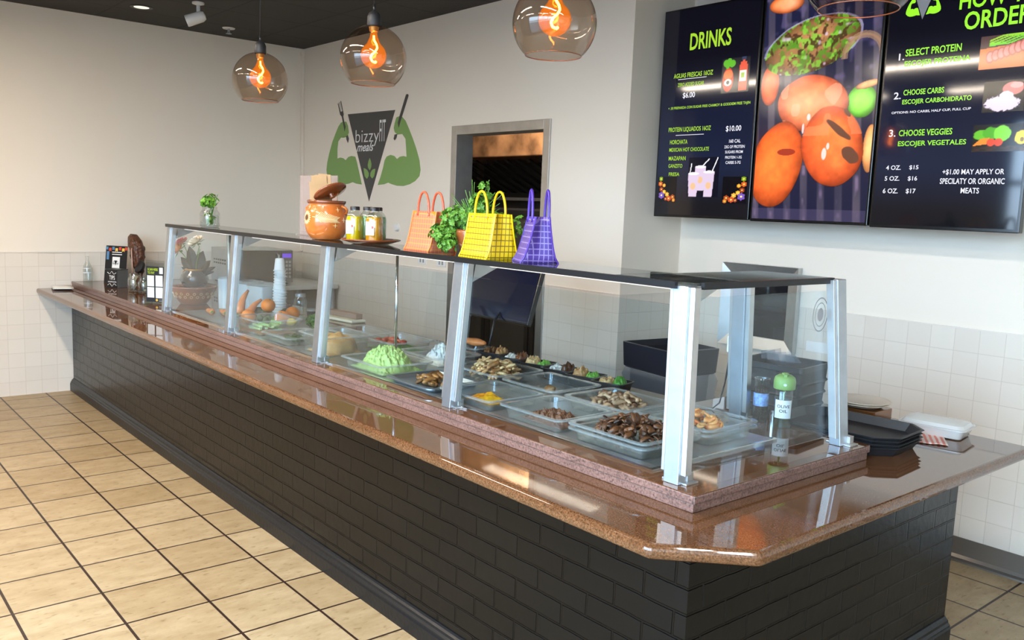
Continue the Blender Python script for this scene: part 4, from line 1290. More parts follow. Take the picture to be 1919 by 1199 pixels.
def p_steak(u, v):
    n1, n2 = vnoise(u, v, 7, 11), vnoise(u, v, 18, 12)
    c = np.zeros(u.shape + (3,)) + np.array((60, 36, 40)) / 255
    c = blend(c, (v < 0.62 + 0.1 * u) * 1.0, (196, 104, 50))
    for i in range(7):
        d = ell(u, v, 0.20 + i * 0.10, 0.36 + 0.045 * i, 0.085, 0.20)
        c = blend(c, soft(d, 6), (150, 76, 62))
        c = blend(c, soft(d * 1.6, 3) * (0.5 + 0.5 * n1), (214, 130, 128))
    for i in range(5):
        d = np.abs(v - (0.62 + 0.05 * i + 0.28 * u + 0.03 * np.sin(9 * u + i)))
        c = blend(c, (d < 0.022) * (u > 0.16) * 1.0, (96 + 10 * i, 190, 40))
    return c


def p_rice(u, v):
    n1, n2 = vnoise(u, v, 9, 13), vnoise(u, v, 26, 14)
    c = np.zeros(u.shape + (3,)) + np.array((10, 9, 11)) / 255
    c = blend(c, soft(ell(u, v, 0.70, 0.74, 0.26, 0.22), 6), (196, 112, 110))
    c = blend(c, soft(ell(u, v, 0.78, 0.84, 0.16, 0.10), 6), (226, 150, 150))
    c = blend(c, soft(ell(u, v, 0.48, 0.28, 0.44, 0.26) + 0.5 * (n2 - 0.5), 6), (214, 196, 226))
    c = blend(c, soft(ell(u, v, 0.56, 0.50, 0.18, 0.16) + 0.4 * (n2 - 0.5), 6), (226, 212, 236))
    return c


def p_veg(u, v):
    n1 = vnoise(u, v, 16, 15)
    c = np.zeros(u.shape + (3,)) + np.array((14, 14, 14)) / 255
    c = blend(c, (v < 0.2) * n1 * 0.5, (120, 60, 30))
    for cx, cy, rx, ry, k in ((0.2, 0.62, 0.2, 0.2, (96, 176, 40)), (0.34, 0.68, 0.16, 0.24, (74, 158, 30)), (0.56, 0.66, 0.17, 0.30, (120, 206, 60)), (0.92, 0.5, 0.13, 0.26, (236, 206, 40))):
        c = blend(c, soft(ell(u, v, cx, cy, rx, ry) + 0.3 * (n1 - 0.5), 5), k)
    for i in range(5):
        c = blend(c, (np.abs(v - 0.24 - 0.045 * i - 0.22 * u) < 0.024) * (u < 0.32) * (u > 0.02 + 0.03 * i) * 1.0, (236, 130, 40))
    for cx in (0.36, 0.50):
        c = blend(c, soft(ell(u, v, cx, 0.34, 0.085, 0.15), 5), (222, 70, 40))
    c = blend(c, soft(ell(u, v, 0.93, 0.42, 0.04, 0.09), 5), (120, 100, 20))
    return c


picture('steak_picture', 6.318 - OX, 2.43 - OZ, 6.550 - OX, 2.577 - OZ, -0.002, 70, 50, p_steak, t, M['scr_img'])
picture('rice_picture', 6.352 - OX, 2.236 - OZ, 6.53 - OX, 2.373 - OZ, -0.002, 60, 50, p_rice, t, M['scr_img'])
picture('vegetable_picture', 6.325 - OX, 2.06 - OZ, 6.552 - OX, 2.182 - OZ, -0.002, 74, 44, p_veg, t, M['scr_img'])

# =================================================================== CEILING THINGS
def pendant(loc, label):
    t = thing('pendant_lamp', label, 'pendant lamp', loc, 0, 'smoked glass globe pendants over the counter')
    r_ = 0.14
    pr = []
    for i in range(26):
        a = R(14) + (R(180 - 42) - R(14)) * i / 25
        pr.append((r_ * math.sin(a), r_ * math.cos(a)))
    b = MB(); b.lathe(pr, 48); b.build('glass_shade', M['smoked'], t, smooth=True)
    rr_, rz = pr[-1]
    b = MB(); b.tube([(rr_ * math.cos(2 * math.pi * i / 40), rr_ * math.sin(2 * math.pi * i / 40), rz) for i in range(40)], 0.0016, 6, closed=True); b.build('shade_rim', M['clay_dark'], t, smooth=True)
    b = MB(); b.lathe([(0.0, 0.197), (0.010, 0.196), (0.022, 0.188), (0.029, 0.172), (0.030, 0.138), (0.028, 0.132), (0.0, 0.132)], 24); b.build('socket_cap', M['black_soft'], t, smooth='auto')
    b = MB(); b.cyl((0, 0, 0.195), (0, 0, H - loc[2] - 0.002), 0.0032, n=8); b.cyl((0, 0, 0.193), (0, 0, 0.222), 0.006); b.build('cord', M['black'], t, smooth=True)
    b = MB(); b.lathe([(0.0, 0.131), (0.022, 0.131), (0.019, 0.112), (0.0, 0.108)], 20); b.build('bulb_collar', M['gold'], t, smooth='auto')
    pb = [(0.014, 0.108), (0.017, 0.09), (0.026, 0.068)]
    for i in range(14):
        a = R(35) + R(145) * i / 13
        pb.append((0.055 * math.sin(a), 0.014 + 0.055 * math.cos(a)))
    b = MB(); b.lathe(pb, 30); bulb = b.build('bulb', M['amber'], t, smooth=True)
    b = MB()
    pts = [(0.0, 0, 0.095), (0.002, 0, 0.075), (0.012, 0, 0.06), (0.016, 0, 0.045), (0.008, 0, 0.03), (-0.006, 0, 0.018), (-0.012, 0, 0.004), (-0.006, 0, -0.010), (0.008, 0, -0.016), (0.014, 0, -0.008)]
    sp = []
    for i in range(len(pts) - 1):
        for k in range(4):
            sp.append(Vector(pts[i]).lerp(Vector(pts[i + 1]), k / 4))
    mt_ = Matrix.Rotation(R(50), 4, 'Z')
    b.tube([mt_ @ p for p in sp], 0.0042, 8)
    b.build('filament', M['filament'], bulb, smooth=True)
    return t


pend = pendant((3.693, 0.063, 2.328), 'amber globe pendant farthest along the counter, nearest the room corner')
for lo, lb in (((4.779, 0.088, 2.328), 'amber globe pendant hanging above the wall emblem, second from the corner'), ((5.884, 0.117, 2.332), 'amber globe pendant left of the drinks screen, third from the corner'), ((6.945, 0.147, 2.335), 'globe pendant nearest the viewer, only its open rim in view before the middle screen')):
    dup(pend, lo, (0, 0, random.uniform(-.25, .25)), lb)

t = thing('security_camera', 'white bullet security camera under the black ceiling', 'security camera', (1.22, 0.66, H - 0.001))
b = MB(); b.lathe([(0.0, 0.0), (0.045, 0.0), (0.045, -0.012), (0.018, -0.02), (0.0, -0.02)], 20); b.build('base', M['white'], t, smooth='auto')
b = MB(); b.tube([(0, 0, -0.015), (0, 0, -0.07), (0.0, -0.01, -0.095)], 0.014, 10); b.build('arm', M['white'], t, smooth=True)
mt_ = Matrix.Translation((-0.01, -0.03, -0.125)) @ Matrix.Rotation(R(-25), 4, 'Z') @ Matrix.Rotation(R(112), 4, 'X')
b = MB(); b.lathe([(0.0, -0.09), (0.03, -0.085), (0.042, -0.06), (0.045, 0.05), (0.043, 0.06), (0.0, 0.06)], 22, mtx=mt_); b.build('body', M['white'], t, smooth='auto')
b = MB(); b.lathe([(0.0, 0.063), (0.037, 0.063), (0.037, 0.058), (0.0, 0.058)], 20, mtx=mt_); b.build('lens_face', M['tv_black'], t, smooth='auto')
t = thing('sprinkler', 'white ceiling sprinkler head near the room corner', 'sprinkler', (0.43, 1.22, H - 0.001))
b = MB(); b.lathe([(0.0, 0.0), (0.055, 0.0), (0.05, -0.008), (0.0, -0.01)], 20); b.build('escutcheon', M['white'], t, smooth='auto')
b = MB(); b.cyl((-0.018, 0, -0.009), (-0.018, 0, -0.045), 0.004); b.cyl((0.018, 0, -0.009), (0.018, 0, -0.045), 0.004); b.cyl((0, 0, -0.009), (0, 0, -0.03), 0.008); b.lathe([(0.0, -0.05), (0.026, -0.05), (0.026, -0.046), (0.0, -0.044)], 14); b.build('deflector', M['steel'], t, smooth='auto')
t = thing('recessed_light', 'small recessed downlight in the black ceiling left of the camera', 'ceiling light', (0.684, 0.406, H - 0.001))
b = MB(); b.lathe([(0.062, -0.004), (0.085, -0.004), (0.085, 0.0), (0.062, 0.0)], 26); b.build('trim_ring', M['black'], t, smooth='auto')
b = MB(); b.lathe([(0.0, -0.003), (0.058, -0.003), (0.058, -0.001), (0.0, -0.001)], 24); b.build('lamp', M['can_light'], t, smooth='auto')

# =================================================================== SERVING WELL AND FOOD PANS
well = thing('serving_well', 'shallow steel serving well sunk behind the sneeze guard glass', 'serving well', (4.37, 0.41, LZ))
b = MB(); b.box(-2.07, 2.07, -0.325, 0.322, 0.0003, 0.003); b.build('bed', M['steel_soft'], well)
b = MB()
b.sweep([(-2.07, -0.325), (2.07, -0.325), (2.07, 0.322)], [(0, 0.0003), (0.012, 0.0003), (0.012, 0.006), (0.008, 0.009), (0.003, 0.009), (0, 0.004)])
b.build('raised_rim', M['chrome'], well)
b = MB()
for x in (-0.93, 0.92, 1.64):
    b.box(x - 0.03, x + 0.03, -0.306, -0.296, 0.003, 0.0036)
b.bm.free()
PZ = LZ + 0.0035


def pan(cx, cy, hx, hy, h, label, metal=False, z=0.0, rotz=0.0, mat_=None):
    t = thing('food_pan', label, 'food pan', (cx, cy, PZ + z), rotz, 'clear food pans in the serving well')
    b = MB()
    o = 0.016
    b.rr([(hx - 0.030, hy - 0.030, 0.022, 0.0005), (hx - 0.026, hy - 0.026, 0.026, 0.002), (hx - o - 0.001, hy - o - 0.001, 0.030, h - 0.005)], cap0=True, cap1=False)
    b.rr([(hx - o - 0.004, hy - o - 0.004, 0.028, h - 0.002), (hx - 0.030, hy - 0.030, 0.022, 0.004)], cap0=False, cap1=True)
    b.build('body', mat_ or (M['steel'] if metal else M['plastic']), t, smooth='auto')
    b = MB()
    b.rr([(hx - o, hy - o, 0.030, h - 0.005), (hx, hy, 0.034, h - 0.005), (hx, hy, 0.034, h), (hx - 0.004, hy - 0.004, 0.032, h + 0.002), (hx - o - 0.004, hy - o - 0.004, 0.028, h)], cap0=False, cap1=False)
    b.build('rim', M['steel'] if metal else M['plastic_rim'], t, smooth='auto')
    return t


M['plastic_rim'] = thin_glass('clear_pan_rim', (0.86, 0.86, 0.85), rough=0.12, boost=0.05, body=0.25, bodycol=(0.7, 0.7, 0.67))

HX, HY = 0.168, 0.147
pan(4.70, 0.235, 0.185, 0.15, 0.05, 'clear food pan heaped with pale green shredded lettuce')
pan(5.085, 0.235, 0.176, 0.147, 0.022, 'shallow steel pan of browned mushrooms behind the fourth front post', True)
pan(5.475, 0.235, HX, HY, 0.045, 'clear food pan with a little orange salsa')
pan(5.843, 0.245, HX, HY, 0.05, 'clear food pan of crumbled ground beef')
pan(6.215, 0.250, 0.178, 0.15, 0.042, 'lower nested pan under the pan of dark shredded beef', z=0.0)
pan(6.215, 0.250, 0.178, 0.15, 0.042, 'clear food pan heaped with dark shredded beef by the corner post', z=0.0165)
pan(4.665, 0.56, HX, HY, 0.05, 'clear food pan of white rice behind the lettuce pan')
pan(5.115, 0.55, 0.178, HY, 0.05, 'clear food pan heaped with sliced grilled chicken')
pan(5.485, 0.55, HX, HY, 0.05, 'nearly empty clear food pan with one chicken piece')
pan(5.86, 0.555, HX, HY, 0.05, 'clear food pan heaped with sliced grilled pork')
pan(6.225, 0.56, 0.175, 0.15, 0.042, 'lower nested pan under the pan of cooked shrimp')
pan(6.225, 0.56, 0.175, 0.15, 0.042, 'clear food pan of cooked orange shrimp', z=0.0165)
pan(3.40, 0.245, 0.17, 0.145, 0.085, 'tall clear container of sliced cucumber below the oranges')
pan(3.79, 0.235, 0.17, 0.145, 0.045, 'clear food pan with dark zucchini pieces left of the third front post')
pan(4.185, 0.25, 0.16, 0.14, 0.10, 'tall clear container of layered orange salad right of the third front post')
pan(4.25, 0.575, 0.17, 0.14, 0.06, 'clear food pan of tomato wedges and greens behind the layered salad')
pan(3.86, 0.575, 0.17, 0.14, 0.05, 'empty clear food pan behind the zucchini pan')


def strip(mname, L, Wd, T, seed, curve=0.25):
    """a bent slice of cooked meat"""
    b = MB()
    n = 6
    rings = []
    for i in range(n + 1):
        t = i / n - 0.5
        tap = (1 - (2 * t) ** 4) ** 0.5 if abs(t) < 0.5 else 0.0
        tap = max(0.45, tap)
        w, h = Wd / 2 * tap * (1 + 0.25 * mnoise.noise(Vector((seed, t * 4, 0)))), T / 2 * (0.8 + 0.2 * tap)
        z0 = curve * L * (0.25 - t * t) + 0.15 * T * mnoise.noise(Vector((seed, t * 5, 3)))
        y0 = 0.12 * L * mnoise.noise(Vector((seed + 5, t * 2, 1)))
        rings.append([(t * L, y0 - w, z0 - h * 0.6), (t * L, y0 - w * 0.6, z0 + h), (t * L, y0 + w * 0.6, z0 + h), (t * L, y0 + w, z0 - h * 0.6), (t * L, y0, z0 - h)])
    b.ringloft(rings)
    return b


def pile(n, cx, cy, hx, hy, zb, hmax, protos, name, label, cat, group, flat_=0.6, scale=(0.8, 1.2)):
    for i in range(n):
        k = i / n
        r_ = math.sqrt(random.random()) * (1.0 - 0.38 * k)
        a = random.uniform(0, 2 * math.pi)
        dx, dy = r_ * math.cos(a), r_ * math.sin(a)
        z = zb + hmax * (1 - 0.75 * (dx * dx + dy * dy)) * (0.15 + 0.85 * k)
        p = protos[i % len(protos)]
        o = p if i < len(protos) else p.copy()
        if i >= len(protos):
            COL.objects.link(o)
        o.location = (cx + dx * hx, cy + dy * hy, z)
        o.rotation_euler = (random.uniform(-flat_, flat_), random.uniform(-flat_, flat_), random.uniform(0, 6.28))
        s = random.uniform(*scale)
        o.scale = (s, s, s)
        tag(o, label, cat, group)


def protos(name, material, k, L, Wd, T, curve=0.25):
    return [strip(name, L, Wd, T, i * 7.3 + 1, curve).build(name, material, smooth=True) for i in range(k)]


pile(92, 5.115, 0.55, 0.142, 0.108, PZ + 0.012, 0.075, protos('chicken_slice', M['chicken'], 4, 0.055, 0.022, 0.011), 'chicken_slice', 'pale grilled chicken slice in the heaped pan behind the salsa pan', 'chicken slice', 'grilled chicken slices')
pile(92, 5.86, 0.555, 0.138, 0.108, PZ + 0.012, 0.06, protos('pork_slice', M['pork'], 4, 0.048, 0.022, 0.012), 'pork_slice', 'browned grilled pork slice in the heaped pan behind the ground beef', 'pork slice', 'grilled pork slices')
pile(130, 6.215, 0.25, 0.148, 0.115, PZ + 0.030, 0.052, protos('beef_shred', M['darkmeat'], 4, 0.052, 0.020, 0.006, 0.9), 'beef_shred', 'dark brown shred of beef in the pan by the corner post', 'beef piece', 'dark shredded beef pieces', 1.3)
pile(34, 5.095, 0.235, 0.12, 0.10, PZ + 0.010, 0.024, protos('mushroom_slice', M['mushroom'], 3, 0.060, 0.026, 0.012, 0.3), 'mushroom_slice', 'glossy brown mushroom slice in the shallow steel pan', 'mushroom slice', 'browned mushroom slices', 0.5)
# shrimp: curled bodies
sp = []
for k in range(2):
    b = MB()
    pts = [(0.016 * math.cos(a), 0.016 * math.sin(a), 0.002 * i) for i, a in enumerate([R(x) for x in range(0, 250, 28)])]
    b.tube(pts, [0.0085, 0.0095, 0.0095, 0.009, 0.008, 0.007, 0.006, 0.0045, 0.003], 8)
    b.face([(pts[-1][0] + dx, pts[-1][1] + dy, pts[-1][2]) for dx, dy in ((0, 0), (0.008, -0.006), (0.011, 0.002), (0.006, 0.006))])
    sp.append(b.build('shrimp', M['shrimp'], smooth=True))
pile(30, 6.24, 0.56, 0.095, 0.085, PZ + 0.030, 0.036, sp, 'shrimp', 'curled orange cooked shrimp in the pan by the end glass', 'shrimp', 'cooked shrimp', 0.5)


def heap(name, material, cx, cy, hx, hy, zb, h, seed, label, cat, nx=46, rough=0.35, freq=30, rotz=0.0, kind='stuff', dome=1.0):
    """a loose heap too fine to count: rounded mound with a lumpy surface"""
    b = MB()
    g = []
    for j in range(nx + 1):
        row = []
        for i in range(nx + 1):
            u, v = i / nx * 2 - 1, j / nx * 2 - 1
            d = min(1.0, math.hypot(u, v))
            e = 1 - max(abs(u), abs(v)) ** 6
            prof_ = (1 - d * d) ** dome * 0.85 + 0.15 * e
            nn = mnoise.fractal(Vector((u * hx * freq + seed, v * hy * freq, seed)), 1.0, 2.0, 3)
            row.append(b.bm.verts.new((u * hx, v * hy, max(0.0, h * prof_ * (1 + rough * nn) + 0.12 * h * nn * e) if e > 0.01 else 0)))
        g.append(row)
    for j in range(nx):
        for i in range(nx):
            b.bm.faces.new((g[j][i], g[j][i + 1], g[j + 1][i + 1], g[j + 1][i]))
    border = [g[0][i] for i in range(nx + 1)] + [g[j][nx] for j in range(1, nx + 1)] + [g[nx][i] for i in range(nx - 1, -1, -1)] + [g[j][0] for j in range(nx - 1, 0, -1)]
    b.bm.faces.new(border)
    o = b.build(name, material, smooth=True, loc=(cx, cy, zb), rot=(0, 0, rotz))
    tag(o, label, cat, kind=kind)
    return o


IN = PZ + 0.0045
heap('shredded_lettuce', M['lettuce'], 4.705, 0.235, 0.145, 0.112, IN, 0.098, 3.1, 'mound of bright green shredded lettuce', 'lettuce', 80, 0.16, 70, dome=0.9)
heap('white_rice', M['rice'], 4.70, 0.55, 0.09, 0.085, IN, 0.082, 8.2, 'white rice mound behind the lettuce', 'rice', 46, 0.22, 80)
heap('ground_beef', M['ground'], 5.85, 0.235, 0.115, 0.075, IN, 0.030, 5.2, 'crumbled brown ground beef behind the front glass', 'ground beef', 54, 0.6, 75)
heap('orange_salsa', M['salsa'], 5.46, 0.235, 0.085, 0.055, IN, 0.020, 2.2, 'orange and yellow salsa puddle in a clear pan', 'salsa', 30, 0.5, 40)
heap('layered_salad', M['pico'], 4.185, 0.25, 0.118, 0.10, IN, 0.085, 9.4, 'orange and tan layered salad in a tall clear container', 'salad', 30, 0.1, 20, dome=0.25)
heap('bean_layer', M['mushroom'], 3.40, 0.245, 0.126, 0.10, IN, 0.012, 4.4, 'dark leafy layer at the bottom of the cucumber container', 'greens', 24, 0.3, 30)
b = MB(); b.blob((0, 0, 0.018), (0.026, 0.020, 0.019), 3, 0.3, 1.6, 4)
tag(b.build('chicken_piece', M['chicken'], smooth=True, loc=(5.50, 0.53, IN)), 'single chicken chunk alone in the nearly empty pan', 'chicken piece')
# cucumber batons, zucchini, tomato wedges, greens
for i in range(9):
    b = MB(); b.box(-0.055, 0.055, -0.009, 0.009, 0, 0.014)
    tag(b.build('cucumber_stick', M['cucumber'], bevel=0.003, loc=(3.40 + random.uniform(-.04, .04), 0.175 + 0.017 * i, IN + 0.013 + 0.012 * (i % 3)), rot=(0, 0, random.uniform(-.25, .25))), 'pale green cucumber stick in the tall container below the oranges', 'cucumber', 'cucumber sticks')
for i in range(6):
    b = MB(); b.cyl((-0.03, 0, 0.014), (0.03, 0, 0.014), 0.014, n=16)
    tag(b.build('zucchini_piece', M['zucchini'], smooth='auto', loc=(3.74 + 0.05 * (i % 3), 0.20 + 0.05 * (i // 3), IN), rot=(0, 0, random.uniform(-.6, .6))), 'dark green zucchini chunk left of the third front post', 'zucchini', 'zucchini chunks')
for i in range(9):
    b = MB(); b.blob((0, 0, 0.016), (0.022, 0.016, 0.015), 2, 0.25, 1.5, i)
    tag(b.build('tomato_wedge', M['tomato'], smooth=True, loc=(4.17 + 0.055 * (i % 4) + random.uniform(-.01, .01), 0.52 + 0.05 * (i // 4), IN + 0.022 + 0.006 * (i % 2)), rot=(random.uniform(-.5, .5), 0, random.uniform(0, 6))), 'red tomato wedge in the pan behind the layered salad', 'tomato', 'tomato wedges')
heap('chopped_greens', M['broccoli'], 4.25, 0.575, 0.125, 0.10, IN, 0.022, 6.6, 'chopped greens under the tomato wedges', 'greens', 40, 0.7, 60)

# black meal trays along the back
TR = [(5.60, 0.80), (5.435, 0.805), (5.27, 0.81), (5.105, 0.815), (4.94, 0.82), (4.775, 0.825)]
first = None
for i, (x, y) in enumerate(TR):
    lb = ['black meal tray of chicken and bright broccoli, nearest the bin', 'black meal tray of shredded chicken and greens, second from the bin', 'black meal tray of rice with dark meat and kale', 'black meal tray of chicken nuggets and lettuce', 'black meal tray of rice and dark beef shreds', 'black meal tray of sliced chicken, farthest from the bin'][i]
    if first is None:
        first = thing('meal_tray', lb, 'meal tray', (x, y, LZ + 0.004), R(14), 'black meal trays')
        b = MB()
        b.rr([(0.062, 0.047, 0.016, 0.0005), (0.064, 0.049, 0.018, 0.002), (0.074, 0.060, 0.020, 0.046)], cap0=True, cap1=False)
        b.rr([(0.072, 0.058, 0.018, 0.046), (0.062, 0.047, 0.016, 0.003)], cap0=False, cap1=True)
        b.build('body', M['black'], first, smooth='auto')
        b = MB(); b.rr([(0.072, 0.058, 0.018, 0.046), (0.080, 0.066, 0.022, 0.046), (0.080, 0.066, 0.022, 0.049), (0.072, 0.058, 0.018, 0.049), (0.072, 0.058, 0.018, 0.046)], cap0=False, cap1=False)
        b.build('rim', M['black'], first, smooth='auto')
    else:
        dup(first, (x, y, LZ + 0.004), (0, 0, R(14)), lb)


def portion(i, dx, material, h, seed, name, label, cat, hx=0.030):
    x, y = TR[i]
    heap(name, material, x + dx * math.cos(R(14)), y + dx * math.sin(R(14)), hx, 0.044, LZ + 0.008, h, seed, label, cat, 28, 0.2, 75, R(14), dome=0.22)


for i, (a1, h1, n1, l1, a2, h2, n2, l2) in enumerate((
        ('chicken', 0.052, 'chicken_portion', 'shredded chicken in the meal tray nearest the bin', 'broccoli', 0.062, 'broccoli_portion', 'bright broccoli in the meal tray nearest the bin'),
        ('chicken', 0.062, 'chicken_portion', 'orange shredded chicken in the second meal tray', 'broccoli', 0.054, 'greens_portion', 'greens in the second meal tray'),
        ('rice', 0.050, 'rice_portion', 'white rice beside dark meat in the third meal tray', 'darkmeat', 0.066, 'meat_portion', 'dark meat heap in the third meal tray'),
        ('chicken', 0.064, 'nugget_portion', 'heap of golden chicken nuggets in the fourth meal tray', 'broccoli', 0.052, 'lettuce_portion', 'bright lettuce in the fourth meal tray'),
        ('rice', 0.050, 'rice_portion', 'white rice in the fifth meal tray', 'darkmeat', 0.064, 'meat_portion', 'dark beef shreds in the fifth meal tray'),
        ('mushroom', 0.058, 'mushroom_portion', 'browned mushrooms in the farthest meal tray', 'chicken', 0.068, 'chicken_portion', 'sliced chicken in the farthest meal tray'))):
    portion(i, -0.028, M[a1], h1, i * 3.3 + 1, n1, l1, 'food portion', 0.036)
    portion(i, 0.036, M[a2], h2, i * 2.1 + 9, n2, l2, 'food portion', 0.028)
b = MB(); b.blob((0, 0, 0.02), (0.075, 0.03, 0.02), 3, 0.15, 2, 2)
tag(b.build('roast_fillet', M['carrot'], smooth=True, loc=(4.63, 0.80, LZ + 0.062), rot=(0, 0, 0.2)), 'orange-brown roast fillet in a clear box behind the chicken pan', 'roast fillet')
t = pan(4.63, 0.805, 0.085, 0.07, 0.055, 'small clear box under the roast fillet')
t['group'] = ''
del t['group']

# =================================================================== PRODUCE AND THINGS AT THE FAR END OF THE GUARD
def orange_(loc, label, r_=0.045):
    t = thing('orange', label, 'orange', loc, random.uniform(0, 6), 'oranges in the produce pile')
    b = MB(); b.lathe([(0.002, -r_ * 0.96)] + [(r_ * math.sin(a), -r_ * 0.97 * math.cos(a)) for a in [R(x) for x in range(12, 172, 8)]] + [(0.002, r_ * 0.93)], 28, cap0=True, cap1=True); b.build('peel', M['orange'], t, smooth=True)
    b = MB(); b.lathe([(0.0, r_ * 0.955), (0.004, r_ * 0.95), (0.005, r_ * 0.93), (0.0, r_ * 0.92)], 8); b.build('stem_scar', M['sprout'], t)
    return t


OZ0 = LZ + 0.004
o0 = orange_((3.06, 0.27, OZ0 + 0.045), 'orange lowest at the left of the produce pile')
for lo, lb in (((2.945, 0.45, OZ0 + 0.093), 'orange on top at the middle of the produce pile'), ((3.205, 0.42, OZ0 + 0.045), 'yellowish orange at the front right of the produce pile'), ((3.10, 0.54, OZ0 + 0.055), 'orange at the back right of the produce pile')):
    dup(o0, lo, (random.uniform(-.5, .5), random.uniform(-.5, .5), 0), lb)
for i, (x, y, z) in enumerate(((3.06, 0.40, 0.022), (3.10, 0.365, 0.022), (3.14, 0.345, 0.022), (3.09, 0.43, 0.022), (3.15, 0.40, 0.03), (3.02, 0.36, 0.025), (3.16, 0.46, 0.022))):
    b = MB(); b.blob((0, 0, 0), (0.021, 0.021, 0.023), 2, 0.22, 2.5, i)
    tag(b.build('brussels_sprout', M['sprout'], smooth=True, loc=(x, y, OZ0 + z)), 'small round green sprout heaped between the oranges', 'sprout', 'sprouts between the oranges')
for i, (x, y, z, lb) in enumerate(((2.84, 0.44, 0.04, 'dark avocado beside the carrots'), (3.02, 0.55, 0.05, 'dark avocado behind the topmost orange'), (2.93, 0.44, 0.03, 'dark avocado under the topmost orange'))):
    b = MB(); b.lathe([(0.001, -0.055), (0.022, -0.047), (0.034, -0.022), (0.033, 0.0), (0.024, 0.030), (0.014, 0.050), (0.001, 0.056)], 20, mtx=Matrix.Rotation(R(80), 4, 'Y'), cap0=True, cap1=True)
    tag(b.build('avocado', M['avocado'], smooth=True, loc=(x, y, OZ0 + z), rot=(0, 0, i * 1.1 + .4)), lb, 'avocado')


def carrot_(p0, p1, r_, label):
    t = thing('carrot', label, 'carrot', p0, 0, 'carrots by the second front post')
    d = Vector(p1) - Vector(p0)
    b = MB()
    pts, rr_ = [], []
    for i in range(11):
        k = i / 10
        pts.append(d * k + Vector((0.006 * math.sin(k * 7), 0.004 * math.cos(k * 5), 0)))
        rr_.append(r_ * (0.75 + 0.25 * min(1, k * 6)) * (1 - 0.72 * k ** 1.3) * (1 + 0.05 * math.sin(k * 40)))
    b.tube(pts, rr_, 12)
    b.build('root', M['carrot'], t, smooth=True)
    b = MB(); b.cyl(-d.normalized() * 0.012, d.normalized() * 0.003, r_ * 0.35, r_ * 0.5, 8); b.build('stem_stub', M['sprout'], t)


Z0 = OZ0
carrot_((2.82, 0.30, Z0 + 0.028), (2.70, 0.42, Z0 + 0.165), 0.032, 'carrot leaning upright highest, behind the second front post')
carrot_((2.88, 0.33, Z0 + 0.03), (2.84, 0.45, Z0 + 0.12), 0.029, 'shorter carrot leaning beside the upright carrot')
carrot_((2.70, 0.27, Z0 + 0.024), (2.48, 0.33, Z0 + 0.016), 0.022, 'carrot lying flat with its blunt end toward the glass')
carrot_((2.62, 0.215, Z0 + 0.024), (2.42, 0.26, Z0 + 0.016), 0.022, 'carrot lying flat in front of the other flat carrot')
b = MB(); b.lathe([(0.001, -0.04), (0.014, -0.032), (0.024, -0.01), (0.024, 0.01), (0.014, 0.032), (0.001, 0.042)], 18, mtx=Matrix.Rotation(R(85), 4, 'Y'), cap0=True, cap1=True)
tag(b.build('lemon', M['lemon'], smooth=True, loc=(3.20, 0.345 + 0.08, OZ0 + 0.10), rot=(0, 0, .5)), 'small yellow lemon above the cucumber container', 'lemon').location = (3.245, 0.46, OZ0 + 0.024)


def leaf_cloud(b, c, rad, n, size, seed, up_bias=0.2):
    rs = random.Random(seed)
    for i in range(n):
        d = Vector((rs.gauss(0, 1), rs.gauss(0, 1), rs.gauss(0, 1))).normalized() * (rs.random() ** 0.4)
        p = Vector(c) + Vector((d.x * rad[0], d.y * rad[1], d.z * rad[2]))
        nrm = (d + Vector((rs.uniform(-.6, .6), rs.uniform(-.6, .6), up_bias + rs.uniform(-.3, .6)))).normalized()
        q = nrm.to_track_quat('Z', 'Y').to_matrix() @ Matrix.Rotation(rs.uniform(0, 6.28), 3, 'Z')
        s = size * rs.uniform(0.6, 1.3)
        # three-lobed leaf with notched outline and a folded midrib
        out = [(0, -0.5, 0), (0.22, -0.30, .05), (0.55, -0.22, .02), (0.40, 0.0, .08), (0.62, 0.22, 0), (0.30, 0.24, .10), (0.22, 0.52, .02), (0, 0.66, -.04)]
        L = [p + q @ (Vector(v) * s) for v in out] + [p + q @ (Vector((-v[0], v[1], v[2])) * s) for v in reversed(out[1:-1])]
        vs = [b.bm.verts.new(v) for v in L]
        mid = b.bm.verts.new(p + q @ (Vector((0, 0.05, -0.06)) * s))
        for k in range(len(vs)):
            b.bm.faces.new((vs[k], vs[(k + 1) % len(vs)], mid))


b = MB(); leaf_cloud(b, (0, 0, 0.045), (0.075, 0.06, 0.04), 150, 0.03, 11)
o = b.build('kale_bunch', M['leaf'], loc=(3.42, 0.54, OZ0 + 0.004), recalc=False)
tag(o, 'curly green kale bunch right of the oranges', 'kale')

# clay bowl with a posy and jug
t = thing('clay_bowl', 'terracotta bowl with a ring pattern at the far end of the guard', 'bowl', (1.90, 0.36, LZ))
b = MB(); b.lathe([(0.0, 0.001), (0.085, 0.001), (0.092, 0.006), (0.125, 0.05), (0.148, 0.095), (0.152, 0.112), (0.160, 0.118), (0.160, 0.126), (0.148, 0.126), (0.138, 0.098), (0.11, 0.045), (0.07, 0.014), (0.0, 0.012)], 48); b.build('body', M['clay'], t, smooth=True)
for r_, z_ in ((0.1445, 0.080), (0.132, 0.056)):
    for i in range(20):
        a = 2 * math.pi * (i + (0.5 if z_ < .06 else 0)) / 20
        b = MB(); u_ = Vector((-math.sin(a), math.cos(a), 0)); n_ = Vector((math.cos(a), math.sin(a), 0)); w_ = (Vector((0, 0, 1)) + n_ * 0.5).normalized()
        b.tube([n_ * r_ + Vector((0, 0, z_)) + (u_ * math.cos(q) + w_ * math.sin(q)) * 0.009 for q in [2 * math.pi * k / 12 for k in range(12)]], 0.0016, 5, closed=True)
        b.build('painted_ring', M['cream'], t)
